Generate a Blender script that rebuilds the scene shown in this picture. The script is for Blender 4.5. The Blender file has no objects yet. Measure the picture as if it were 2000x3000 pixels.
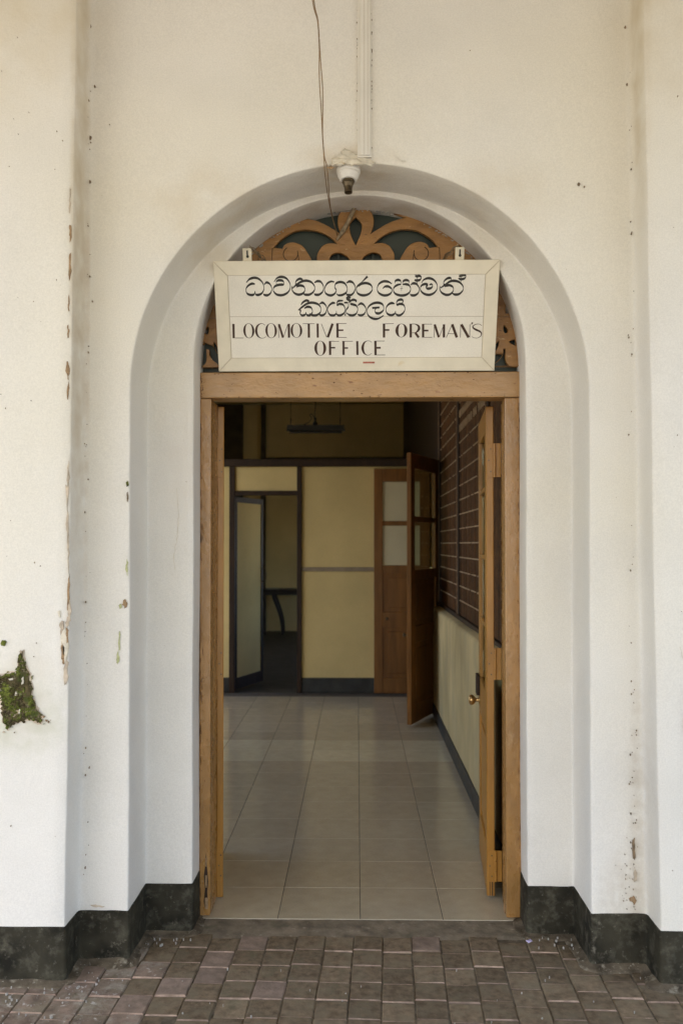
import bpy, bmesh, math, random
from mathutils import Vector, Matrix, noise

random.seed(11)
sc = bpy.context.scene
COL = sc.collection
R = math.radians

# ------------------------------------------------------------------ camera
cam_data = bpy.data.cameras.new('camera')
cam = bpy.data.objects.new('camera', cam_data)
COL.objects.link(cam)
cam.location = (0, 0, 1.5)
cam.rotation_euler = (R(91.0), 0, R(0.97))
cam_data.sensor_fit = 'VERTICAL'
cam_data.sensor_height = 36.0
cam_data.lens = 31.896
cam_data.shift_y = 0.016
cam_data.clip_start = 0.05
cam_data.clip_end = 2000
cam_data.dof.use_dof = True
cam_data.dof.focus_distance = 3.55
cam_data.dof.aperture_fstop = 3.2
sc.camera = cam

# ------------------------------------------------------------------ sky and sun
SUN_EL, SUN_AZ = R(52), R(200)          # azimuth clockwise from +Y: behind the camera, a little to the left
world = bpy.data.worlds.new('World')
sc.world = world
world.use_nodes = True
wn = world.node_tree
wn.nodes.clear()
wo = wn.nodes.new('ShaderNodeOutputWorld')
bg = wn.nodes.new('ShaderNodeBackground')
sky = wn.nodes.new('ShaderNodeTexSky')
sky.sky_type = 'NISHITA'
sky.sun_disc = False
sky.sun_elevation = SUN_EL
sky.sun_rotation = SUN_AZ
sky.air_density = 1.0
sky.dust_density = 3.0
bg.inputs['Strength'].default_value = 0.12
wn.links.new(sky.outputs[0], bg.inputs['Color'])
wn.links.new(bg.outputs[0], wo.inputs['Surface'])
sl = bpy.data.lights.new('sun', 'SUN')
sl.energy = 2.2
sl.angle = R(8)
sl.color = (1.0, 0.92, 0.80)
sun = bpy.data.objects.new('sun', sl)
COL.objects.link(sun)
sd = Vector((math.sin(SUN_AZ) * math.cos(SUN_EL), math.cos(SUN_AZ) * math.cos(SUN_EL), math.sin(SUN_EL)))
sun.rotation_euler = sd.to_track_quat('Z', 'Y').to_euler()

sc.view_settings.view_transform = 'Standard'
sc.view_settings.look = 'None'
sc.view_settings.gamma = 1.0
sc.view_settings.use_curve_mapping = False
sc.view_settings.exposure = 2.2
sc.render.engine = 'CYCLES'
sc.cycles.use_denoising = True
sc.cycles.max_bounces = 10
sc.cycles.diffuse_bounces = 7
sc.cycles.glossy_bounces = 4
sc.cycles.sample_clamp_indirect = 6
sc.cycles.caustics_reflective = False
sc.cycles.caustics_refractive = False

# ------------------------------------------------------------------ materials
def mat(name, col, rough=0.7, var=0.12, scale=6.0, bump=0.0, bscale=40.0, spec=0.4, stretch=(1, 1, 1),
        rnd=0.0, metal=0.0, spots=None, dark=None, hue=None, trowel=0.0, stipple=0.0):
    """Principled paint / timber / stone: base colour broken up by two noises, optional worn spots, fine relief."""
    m = bpy.data.materials.new(name)
    m.use_nodes = True
    nt = m.node_tree
    N, L = nt.nodes, nt.links
    b = N['Principled BSDF']
    b.inputs['Roughness'].default_value = rough
    b.inputs['Specular IOR Level'].default_value = spec
    b.inputs['Metallic'].default_value = metal
    tc = N.new('ShaderNodeTexCoord')
    mp = N.new('ShaderNodeMapping')
    mp.inputs['Scale'].default_value = stretch
    L.new(tc.outputs['Object'], mp.inputs['Vector'])
    if rnd:                                   # look-alike pieces each get their own patch of the pattern
        oi = N.new('ShaderNodeObjectInfo')
        ml = N.new('ShaderNodeVectorMath')
        ml.operation = 'SCALE'
        ml.inputs[0].default_value = (31.0, 17.0, 23.0)
        L.new(oi.outputs['Random'], ml.inputs['Scale'])
        L.new(ml.outputs[0], mp.inputs['Location'])
    def noi(sc_, det=4, r=0.55):
        n = N.new('ShaderNodeTexNoise')
        n.inputs['Scale'].default_value = sc_
        n.inputs['Detail'].default_value = det
        n.inputs['Roughness'].default_value = r
        L.new(mp.outputs[0], n.inputs['Vector'])
        return n.outputs['Fac']
    def mix(fac, a, b2):
        x = N.new('ShaderNodeMix')
        x.data_type = 'RGBA'
        for sock, v in ((x.inputs['Factor'], fac), (x.inputs['A'], a), (x.inputs['B'], b2)):
            if isinstance(v, (tuple, list)):
                sock.default_value = (*v, 1) if len(v) == 3 else v
            elif isinstance(v, (int, float)):
                sock.default_value = v
            else:
                L.new(v, sock)
        return x.outputs['Result']
    def ramp(src, lo, hi):
        r = N.new('ShaderNodeMapRange')
        r.inputs['From Min'].default_value = lo
        r.inputs['From Max'].default_value = hi
        L.new(src, r.inputs['Value'])
        return r.outputs['Result']
    d = dark or tuple(c * (1 - var) ** 2.2 for c in col)
    lt = tuple(min(1, c * (1 + var * 0.6)) for c in col)
    c = mix(ramp(noi(scale), 0.3, 0.7), d, lt)
    if hue:
        c = mix(ramp(noi(scale * 0.35, 2), 0.45, 0.75), c, hue)
    if rnd:
        hs = N.new('ShaderNodeHueSaturation')
        v = N.new('ShaderNodeMapRange')
        v.inputs['To Min'].default_value = 1 - rnd
        v.inputs['To Max'].default_value = 1 + rnd
        L.new(oi.outputs['Random'], v.inputs['Value'])
        L.new(v.outputs['Result'], hs.inputs['Value'])
        L.new(c, hs.inputs['Color'])
        c = hs.outputs['Color']
    for (sscale, lo, hi, scol) in (spots or []):
        c = mix(ramp(noi(sscale, 5, 0.65), lo, hi), c, scol)
    if stipple:
        h2 = N.new('ShaderNodeHueSaturation')
        v2 = N.new('ShaderNodeMapRange')
        v2.inputs['From Min'].default_value = 0.3
        v2.inputs['From Max'].default_value = 0.7
        v2.inputs['To Min'].default_value = 1 - stipple
        v2.inputs['To Max'].default_value = 1 + stipple
        L.new(noi(190, 2, 0.6), v2.inputs['Value'])
        L.new(v2.outputs['Result'], h2.inputs['Value'])
        L.new(c, h2.inputs['Color'])
        c = h2.outputs['Color']
    L.new(c, b.inputs['Base Color'])
    rr = N.new('ShaderNodeMapRange')
    rr.inputs['To Min'].default_value = max(0.02, rough - 0.1)
    rr.inputs['To Max'].default_value = min(1, rough + 0.12)
    L.new(noi(scale * 2.3), rr.inputs['Value'])
    L.new(rr.outputs['Result'], b.inputs['Roughness'])
    if bump and trowel:
        b0 = N.new('ShaderNodeBump')
        b0.inputs['Strength'].default_value = trowel
        b0.inputs['Distance'].default_value = 0.02
        L.new(noi(7, 3, 0.5), b0.inputs['Height'])
        bn_prev = b0.outputs[0]
    else:
        bn_prev = None
    if bump:
        bp = N.new('ShaderNodeBump')
        bp.inputs['Strength'].default_value = bump
        bp.inputs['Distance'].default_value = 0.004
        L.new(noi(bscale, 6, 0.6), bp.inputs['Height'])
        if bn_prev is not None:
            L.new(bn_prev, bp.inputs['Normal'])
        L.new(bp.outputs[0], b.inputs['Normal'])
    return m

M = {}
M['plaster'] = mat('white_limewash', (0.77, 0.743, 0.685), 0.85, 0.04, 2.2, 0.45, 60, 0.2, hue=(0.76, 0.72, 0.615), trowel=0.30, stipple=0.055,
                   spots=[(13, 0.72, 0.80, (0.60, 0.55, 0.47)), (46, 0.735, 0.77, (0.40, 0.33, 0.25))])
M['black'] = mat('black_skirting_paint', (0.038, 0.034, 0.022), 0.75, 0.4, 9, 0.7, 45, 0.2,
                 spots=[(22, 0.50, 0.70, (0.085, 0.078, 0.056)), (40, 0.60, 0.72, (0.14, 0.125, 0.095)), (75, 0.69, 0.75, (0.24, 0.22, 0.18))])
M['tan'] = mat('tan_gloss_paint', (0.365, 0.192, 0.060), 0.27, 0.13, 12, 1.0, 26, 0.65, (1, 1, 0.5),
               spots=[(50, 0.65, 0.72, (0.22, 0.095, 0.03)), (16, 0.66, 0.80, (0.50, 0.33, 0.17))])
M['tan_h'] = mat('tan_gloss_paint_lintel', (0.410, 0.230, 0.085), 0.30, 0.12, 12, 1.0, 26, 0.65, (0.5, 1, 1),
                 spots=[(40, 0.63, 0.69, (0.21, 0.09, 0.03)), (14, 0.66, 0.80, (0.52, 0.36, 0.20))])
M['chip'] = mat('bare_brown_wood_chip', (0.17, 0.080, 0.030), 0.8, 0.3, 40)
M['copper'] = mat('copper_brown_gloss_paint', (0.33, 0.165, 0.048), 0.36, 0.15, 16, 0.7, 55, 0.5, (0.5, 1, 1.4),
                  spots=[(38, 0.63, 0.72, (0.55, 0.38, 0.20)), (60, 0.66, 0.72, (0.14, 0.07, 0.025))])
M['ochre'] = mat('ochre_door_paint', (0.40, 0.19, 0.032), 0.36, 0.14, 10, 0.6, 30, 0.5, (1, 1, 0.25),
                 spots=[(52, 0.69, 0.75, (0.55, 0.40, 0.20))])
M['brown'] = mat('dark_brown_varnish', (0.225, 0.098, 0.025), 0.40, 0.2, 8, 0.3, 30, 0.25, (2, 2, 0.25))
M['darkbrown'] = mat('blackish_brown_timber', (0.036, 0.020, 0.011), 0.6, 0.2, 10, 0.3, 30, 0.3, (2, 2, 0.25),
                     spots=[(70, 0.70, 0.76, (0.12, 0.08, 0.05))])
M['slat'] = mat('brown_screen_board', (0.088, 0.040, 0.015), 0.7, 0.25, 9, 0.3, 30, 0.15, (2, 0.4, 2), rnd=0.25)
M['light_dot'] = mat('pale_light_dot', (0.52, 0.40, 0.27), 0.6, 0.2, 20)  # pale colour for light showing through gaps in the screen
M['bead'] = mat('worn_pale_bead', (0.26, 0.17, 0.10), 0.6, 0.3, 30)
M['cream'] = mat('cream_distemper', (0.64, 0.51, 0.24), 0.9, 0.07, 1.6, 0.15, 20, 0.15, stipple=0.08,
                 spots=[(3, 0.60, 0.82, (0.55, 0.43, 0.19))])
M['roomwall'] = mat('dim_cream_wall', (0.64, 0.51, 0.24), 0.9, 0.07, 1.8, 0.1, 20, 0.15)
M['dado'] = mat('stained_grey_plaster', (0.53, 0.425, 0.225), 0.85, 0.16, 3, 0.3, 18, 0.2, (1, 1, 0.55),
                spots=[(4, 0.5, 0.8, (0.36, 0.31, 0.19)), (40, 0.66, 0.74, (0.60, 0.55, 0.42))])
M['tile'] = mat('beige_floor_tile', (0.475, 0.425, 0.315), 0.14, 0.05, 14, 0.0, 40, 0.5, rnd=0.06, stipple=0.07)
M['tile_pale'] = mat('greenish_floor_tile', (0.58, 0.54, 0.405), 0.14, 0.05, 14, 0.0, 40, 0.5, rnd=0.05, stipple=0.07)
M['grout'] = mat('grout', (0.09, 0.08, 0.065), 0.9, 0.2, 20)
M['grout_pale'] = mat('pale_grout', (0.50, 0.45, 0.36), 0.9, 0.2, 20)
M['floor_dark'] = mat('dark_cement_floor', (0.05, 0.046, 0.036), 0.5, 0.2, 4)
M['skirt_in'] = mat('indoor_black_skirting', (0.035, 0.036, 0.033), 0.5, 0.25, 8, 0.2, 30,
                    spots=[(30, 0.66, 0.74, (0.12, 0.11, 0.10))])
M['midrail'] = mat('pale_batten_paint', (0.30, 0.24, 0.165), 0.6, 0.15, 12)
M['brick'] = mat('red_brown_paver', (0.198, 0.152, 0.100), 0.9, 0.22, 38, 0.8, 70, 0.12, rnd=0.22, hue=(0.19, 0.160, 0.108),
                 spots=[(75, 0.62, 0.74, (0.22, 0.165, 0.115)), (9, 0.58, 0.8, (0.130, 0.122, 0.075))])
M['limed'] = mat('limed_paver', (0.23, 0.175, 0.135), 0.9, 0.25, 22, 0.8, 60, 0.12, rnd=0.14, hue=(0.20, 0.175, 0.125),
                 spots=[(14, 0.50, 0.66, (0.30, 0.27, 0.22)), (40, 0.60, 0.70, (0.48, 0.46, 0.42)), (9, 0.60, 0.8, (0.10, 0.10, 0.05))])
M['fillet'] = mat('swept_dirt_mortar', (0.150, 0.122, 0.085), 0.95, 0.35, 18, 1.0, 40, 0.1,
                  spots=[(26, 0.56, 0.68, (0.27, 0.24, 0.18)), (60, 0.62, 0.70, (0.38, 0.35, 0.28))])
M['mossy_soil'] = mat('mossy_soil', (0.115, 0.092, 0.045), 0.95, 0.4, 40, 1.0, 80, 0.1,
                      spots=[(30, 0.56, 0.66, (0.36, 0.30, 0.20)), (18, 0.5, 0.62, (0.07, 0.085, 0.025))])
M['arris'] = mat('worn_lit_brick_edge', (0.37, 0.265, 0.20), 0.9, 0.25, 30, 0.5, 60, 0.2, rnd=0.25,  # front bevels: wear plus the light they catch, put into the colour
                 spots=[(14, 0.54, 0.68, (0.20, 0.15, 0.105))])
M['lilac'] = mat('lilac_worn_paver', (0.270, 0.205, 0.158), 0.88, 0.2, 22, 0.8, 60, 0.25, rnd=0.12)
M['soil'] = mat('joint_dirt', (0.135, 0.112, 0.080), 0.95, 0.3, 30, 0.8, 50, 0.1)
M['cement'] = mat('worn_cement', (0.225, 0.190, 0.138), 0.92, 0.25, 14, 0.9, 45, 0.2,
                  spots=[(30, 0.60, 0.72, (0.33, 0.29, 0.22)), (8, 0.58, 0.75, (0.12, 0.115, 0.075))])
M['platform'] = mat('platform_paving', (0.40, 0.38, 0.33), 0.9, 0.15, 3, 0.3, 20, 0.2)
M['canopy'] = mat('cream_canopy_boards', (0.38, 0.32, 0.22), 0.8, 0.08, 3)
M['sign'] = mat('sign_panel_white', (0.79, 0.75, 0.66), 0.6, 0.04, 5, 0.1, 60, 0.3, stipple=0.05)
M['sign_rail'] = mat('sign_frame_cream', (0.76, 0.70, 0.56), 0.55, 0.06, 7, 0.25, 60, 0.35,
                     spots=[(9, 0.66, 0.78, (0.68, 0.56, 0.34)), (70, 0.72, 0.76, (0.35, 0.22, 0.12))])
M['ink'] = mat('black_sign_paint', (0.030, 0.026, 0.020), 0.5, 0.3, 40)
M['ink_brown'] = mat('brown_sign_paint', (0.062, 0.026, 0.012), 0.5, 0.3, 40)
M['rule'] = mat('thin_brown_line', (0.42, 0.34, 0.24), 0.7)
M['red'] = mat('red_smear', (0.45, 0.14, 0.09), 0.7, 0.3, 80)
M['white_metal'] = mat('painted_hanger_plate', (0.66, 0.60, 0.46), 0.5, 0.1, 30)
M['pane'] = mat('dark_green_pane', (0.034, 0.046, 0.033), 0.45, 0.15, 3, 0.0, 10, 0.5)
M['porcelain'] = mat('white_porcelain', (0.74, 0.70, 0.63), 0.3, 0.05, 20, 0.0, 20, 0.5,
                     spots=[(28, 0.64, 0.72, (0.40, 0.24, 0.10))])
M['brass_dark'] = mat('tarnished_brass', (0.16, 0.12, 0.07), 0.42, 0.35, 40, 0.2, 60, 0.5, metal=0.7)
M['brass'] = mat('brass', (0.55, 0.36, 0.15), 0.30, 0.2, 20, 0.0, 20, 0.5, metal=0.9)
M['wire'] = mat('brown_flex', (0.28, 0.175, 0.08), 0.6, 0.25, 30)
M['tape'] = mat('dusty_tape', (0.30, 0.23, 0.14), 0.8, 0.3, 50, 0.5, 90)
M['trunk'] = mat('painted_trunking', (0.74, 0.71, 0.64), 0.7, 0.04, 6, 0.2, 40, 0.3,
                 spots=[(34, 0.70, 0.74, (0.42, 0.33, 0.22))])
M['scar'] = mat('bare_brown_plaster', (0.40, 0.27, 0.155), 0.95, 0.3, 30, 0.8, 70, 0.1,
                spots=[(60, 0.55, 0.66, (0.13, 0.09, 0.055))])
M['dab'] = mat('lumpy_mortar', (0.70, 0.64, 0.52), 0.9, 0.12, 30, 0.8, 60, 0.1,
               spots=[(40, 0.60, 0.70, (0.42, 0.31, 0.16))])
M['scar_pale'] = mat('bare_pale_plaster', (0.62, 0.52, 0.40), 0.95, 0.2, 25, 0.8, 60, 0.1)
M['moss'] = mat('green_moss', (0.155, 0.180, 0.038), 0.95, 0.45, 45, 1.0, 120, 0.1,
                spots=[(22, 0.46, 0.58, (0.060, 0.046, 0.026)), (38, 0.60, 0.68, (0.34, 0.30, 0.19))])
M['algae'] = mat('pale_green_algae', (0.52, 0.53, 0.28), 0.95, 0.2, 50)
M['speck'] = mat('dark_dirt', (0.26, 0.19, 0.12), 0.95, 0.4, 50)
M['lime'] = mat('lime_splash', (0.42, 0.40, 0.36), 0.9, 0.2, 50)
M['petal'] = mat('lilac_petal', (0.52, 0.47, 0.72), 0.6)
M['lampblack'] = mat('dusty_black_metal', (0.020, 0.018, 0.014), 0.6, 0.3, 20)
M['tabletop'] = mat('dark_table_wood', (0.030, 0.022, 0.014), 0.5, 0.2, 10)
M['paper'] = mat('dull_paper', (0.30, 0.26, 0.18), 0.8)

M['station_ground'] = mat('pale_concrete_yard', (0.45, 0.42, 0.36), 0.9, 0.12, 3, 0.3, 20, 0.2)
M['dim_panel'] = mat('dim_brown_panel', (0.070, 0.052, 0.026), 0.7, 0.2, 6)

def stain(m, masks):
    """brown-yellow water stains on the limewash: soft patches with a place of their own (object coordinates), broken by noise"""
    nt = m.node_tree
    N, L = nt.nodes, nt.links
    b = N['Principled BSDF']
    src = b.inputs['Base Color'].links[0].from_socket
    tc = N.new('ShaderNodeTexCoord')
    def math_(op, a, c=None):
        x = N.new('ShaderNodeMath')
        x.operation = op
        x.use_clamp = op == 'MULTIPLY'
        for i, v in enumerate((a, c)):
            if v is None:
                continue
            if isinstance(v, (int, float)):
                x.inputs[i].default_value = v
            else:
                L.new(v, x.inputs[i])
        return x.outputs[0]
    for (cx, cy, cz), (rx, ry, rz), col, amt, sc_ in masks:
        mp = N.new('ShaderNodeMapping')
        mp.vector_type = 'POINT'
        mp.inputs['Location'].default_value = (-cx / rx, -cy / ry, -cz / rz)
        mp.inputs['Scale'].default_value = (1 / rx, 1 / ry, 1 / rz)
        L.new(tc.outputs['Object'], mp.inputs['Vector'])
        ln = N.new('ShaderNodeVectorMath')
        ln.operation = 'LENGTH'
        L.new(mp.outputs[0], ln.inputs[0])
        mr = N.new('ShaderNodeMapRange')
        mr.interpolation_type = 'SMOOTHSTEP'
        mr.inputs['From Min'].default_value = 1.0
        mr.inputs['From Max'].default_value = 0.35
        L.new(ln.outputs['Value'], mr.inputs['Value'])
        nz = N.new('ShaderNodeTexNoise')
        nz.inputs['Scale'].default_value = sc_
        nz.inputs['Detail'].default_value = 6
        L.new(tc.outputs['Object'], nz.inputs['Vector'])
        nr = N.new('ShaderNodeMapRange')
        nr.inputs['From Min'].default_value = 0.30
        nr.inputs['From Max'].default_value = 0.68
        L.new(nz.outputs['Fac'], nr.inputs['Value'])
        f = math_('MULTIPLY', math_('MULTIPLY', mr.outputs['Result'], nr.outputs['Result']), amt)
        x = N.new('ShaderNodeMix')
        x.data_type = 'RGBA'
        L.new(f, x.inputs['Factor'])
        L.new(src, x.inputs['A'])
        x.inputs['B'].default_value = (*col, 1)
        src = x.outputs['Result']
    L.new(src, b.inputs['Base Color'])
TANST = (0.50, 0.40, 0.24)
stain(M['plaster'], [
    ((-0.985, -0.10, 3.1), (0.026, 0.14, 1.6), TANST, 0.55, 9),
    ((-0.985, -0.03, 2.2), (0.022, 0.30, 1.3), (0.52, 0.42, 0.30), 0.5, 14),
    ((1.0, -0.10, 3.3), (0.03, 0.14, 0.9), TANST, 0.5, 9),
    ((1.0, -0.02, 0.5), (0.04, 0.3, 0.7), (0.50, 0.42, 0.32), 0.4, 22),
    ((0.95, 0.0, 0.25), (0.12, 0.3, 0.22), (0.52, 0.45, 0.36), 0.4, 30),
    ((-0.03, 0.05, 2.90), (0.24, 0.3, 0.08), (0.54, 0.43, 0.27), 0.6, 12),
    ((-0.55, 0.1, 2.72), (0.35, 0.3, 0.30), (0.60, 0.50, 0.34), 0.5, 7),
    ((0.50, 0.1, 2.75), (0.35, 0.3, 0.25), (0.60, 0.51, 0.36), 0.4, 7),
    ((0.0, 0.33, 2.85), (0.7, 0.16, 0.30), (0.52, 0.45, 0.34), 0.6, 11),
    ((-1.2, -0.2, 3.4), (0.5, 0.3, 0.5), (0.64, 0.55, 0.38), 0.6, 4),
    ((1.15, -0.2, 3.4), (0.4, 0.3, 0.5), (0.62, 0.54, 0.40), 0.6, 4),
    ((-1.16, -0.18, 0.98), (0.16, 0.2, 0.24), (0.64, 0.60, 0.50), 0.8, 10),
    ((-0.62, 0.23, 1.9), (0.2, 0.1, 0.5), (0.68, 0.62, 0.55), 0.5, 6),
    ((-1.15, -0.18, 0.90), (0.22, 0.2, 0.20), (0.50, 0.50, 0.36), 0.5, 16),
    ((1.17, -0.18, 0.85), (0.10, 0.2, 0.30), (0.60, 0.55, 0.52), 0.55, 5),
])

def glass(name):
    m = bpy.data.materials.new(name)
    m.use_nodes = True
    nt = m.node_tree
    nt.nodes.clear()
    o = nt.nodes.new('ShaderNodeOutputMaterial')
    mx = nt.nodes.new('ShaderNodeMixShader')
    tr = nt.nodes.new('ShaderNodeBsdfTransparent')
    tr.inputs[0].default_value = (0.80, 0.84, 0.76, 1)
    gl = nt.nodes.new('ShaderNodeBsdfGlossy')
    gl.inputs['Roughness'].default_value = 0.05
    mx.inputs[0].default_value = 0.12
    nt.links.new(tr.outputs[0], mx.inputs[1])
    nt.links.new(gl.outputs[0], mx.inputs[2])
    nt.links.new(mx.outputs[0], o.inputs['Surface'])
    return m
M['glass'] = glass('clear_glass')
M['reflecting_pane'] = mat('greenish_reflecting_glass', (0.62, 0.56, 0.37), 0.45, 0.04, 3, 0.0, 10, 0.4,  # opaque pane, the reflection in the glass is put into its colour
                   spots=[(5, 0.62, 0.80, (0.70, 0.66, 0.50))])

# ------------------------------------------------------------------ helpers
def woff(o):
    m = Matrix.Identity(4)
    while o is not None:
        m = Matrix.LocRotScale(o.location, o.rotation_euler, None) @ m
        o = o.parent
    return m

def link(name, me, m, parent=None, kind=None):
    o = bpy.data.objects.new(name, me)
    COL.objects.link(o)
    for mm in (m if isinstance(m, (list, tuple)) else [m]):
        if mm is not None:
            me.materials.append(M[mm] if isinstance(mm, str) else mm)
    if parent is not None:
        o.parent = parent
    if kind:
        o['kind'] = kind
    return o

def obj(name, bm, m, parent=None, world=True, kind=None, smooth=False, angle=35):
    """bm in world coordinates (world=True) or in the parent's own; becomes ONE mesh object."""
    me = bpy.data.meshes.new(name)
    bmesh.ops.recalc_face_normals(bm, faces=bm.faces)
    if parent is not None and world:
        bm.transform(woff(parent).inverted())
    bm.to_mesh(me)
    bm.free()
    if smooth:
        me.polygons.foreach_set('use_smooth', [True] * len(me.polygons))
        me.set_sharp_from_angle(angle=R(angle))
    return link(name, me, m, parent, kind)

def thing(name, loc, label, cat, group=None, rotz=0, rotx=0):
    o = bpy.data.objects.new(name, None)
    COL.objects.link(o)
    o.empty_display_size = 0.1
    o.location = loc
    o.rotation_euler = (rotx, 0, rotz)
    return tag(o, label, cat, group)

def tag(o, label, cat, group=None):
    o['label'] = label
    o['category'] = cat
    if 'kind' not in o:
        o['kind'] = 'thing'
    if group:
        o['group'] = group
    return o

def bx(bm, x0, x1, y0, y1, z0, z1, bev=0.0, seg=1):
    r = bmesh.ops.create_cube(bm, size=1.0)
    vs = r['verts']
    for v in vs:
        v.co = Vector((x0 + (v.co.x + .5) * (x1 - x0), y0 + (v.co.y + .5) * (y1 - y0), z0 + (v.co.z + .5) * (z1 - z0)))
    if bev:
        es = list({e for v in vs for e in v.link_edges})
        bmesh.ops.bevel(bm, geom=es, offset=bev, segments=seg, affect='EDGES', profile=0.5)
    return bm

def box(name, x0, x1, y0, y1, z0, z1, m, parent=None, bev=0.003, world=True, kind=None):
    return obj(name, bx(bmesh.new(), x0, x1, y0, y1, z0, z1, bev), m, parent, world, kind)

def prism(bm, pts, y0, y1):
    """polygon pts (x,z) swept from y0 to y1"""
    a = [bm.verts.new((x, y0, z)) for x, z in pts]
    b = [bm.verts.new((x, y1, z)) for x, z in pts]
    bm.faces.new(a)
    bm.faces.new(b[::-1])
    for i in range(len(pts)):
        j = (i + 1) % len(pts)
        bm.faces.new((a[i], b[i], b[j], a[j]))
    return bm

def catmull(pts, n=6):
    P = [Vector(p) for p in pts]
    P = [P[0] * 2 - P[1]] + P + [P[-1] * 2 - P[-2]]
    out = []
    for i in range(1, len(P) - 2):
        for k in range(n):
            t = k / n
            a, b, c, d = P[i - 1], P[i], P[i + 1], P[i + 2]
            out.append(0.5 * ((2 * b) + (c - a) * t + (2 * a - 5 * b + 4 * c - d) * t * t + (3 * b - a - 3 * c + d) * t ** 3))
    out.append(P[-2])
    return out

def tube(bm, pts, rad, n=8, cap=True):
    pts = [Vector(p) for p in pts]
    rads = rad if isinstance(rad, (list, tuple)) else [rad] * len(pts)
    rings = []
    nrm = None
    for i, p in enumerate(pts):
        t = (pts[min(i + 1, len(pts) - 1)] - pts[max(i - 1, 0)]).normalized()
        if nrm is None:
            nrm = t.orthogonal().normalized()
        else:
            nrm = (nrm - t * nrm.dot(t)).normalized()
        bn = t.cross(nrm)
        rings.append([bm.verts.new(p + (nrm * math.cos(2 * math.pi * k / n) + bn * math.sin(2 * math.pi * k / n)) * rads[i]) for k in range(n)])
    for a, b in zip(rings, rings[1:]):
        for k in range(n):
            bm.faces.new((a[k], a[(k + 1) % n], b[(k + 1) % n], b[k]))
    if cap:
        bm.faces.new(rings[0][::-1])
        bm.faces.new(rings[-1])
    return bm

def lathe(bm, prof, origin=(0, 0, 0), axis='Z', n=24):
    """prof: (radius, height) pairs"""
    rings = []
    ox, oy, oz = origin
    for r, h in prof:
        ring = []
        for k in range(n):
            c, s = math.cos(2 * math.pi * k / n) * r, math.sin(2 * math.pi * k / n) * r
            co = {'Z': (c, s, h), 'X': (h, c, s), 'Y': (c, h, s)}[axis]
            ring.append(bm.verts.new((co[0] + ox, co[1] + oy, co[2] + oz)))
        rings.append(ring)
    for a, b in zip(rings, rings[1:]):
        for k in range(n):
            bm.faces.new((a[k], a[(k + 1) % n], b[(k + 1) % n], b[k]))
    bm.faces.new(rings[0][::-1])
    bm.faces.new(rings[-1])
    return bm

def n3(x, y, z, f, seed=0):
    return noise.noise(Vector((x * f + seed * 7.3, y * f - seed * 3.1, z * f + seed)))

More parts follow.
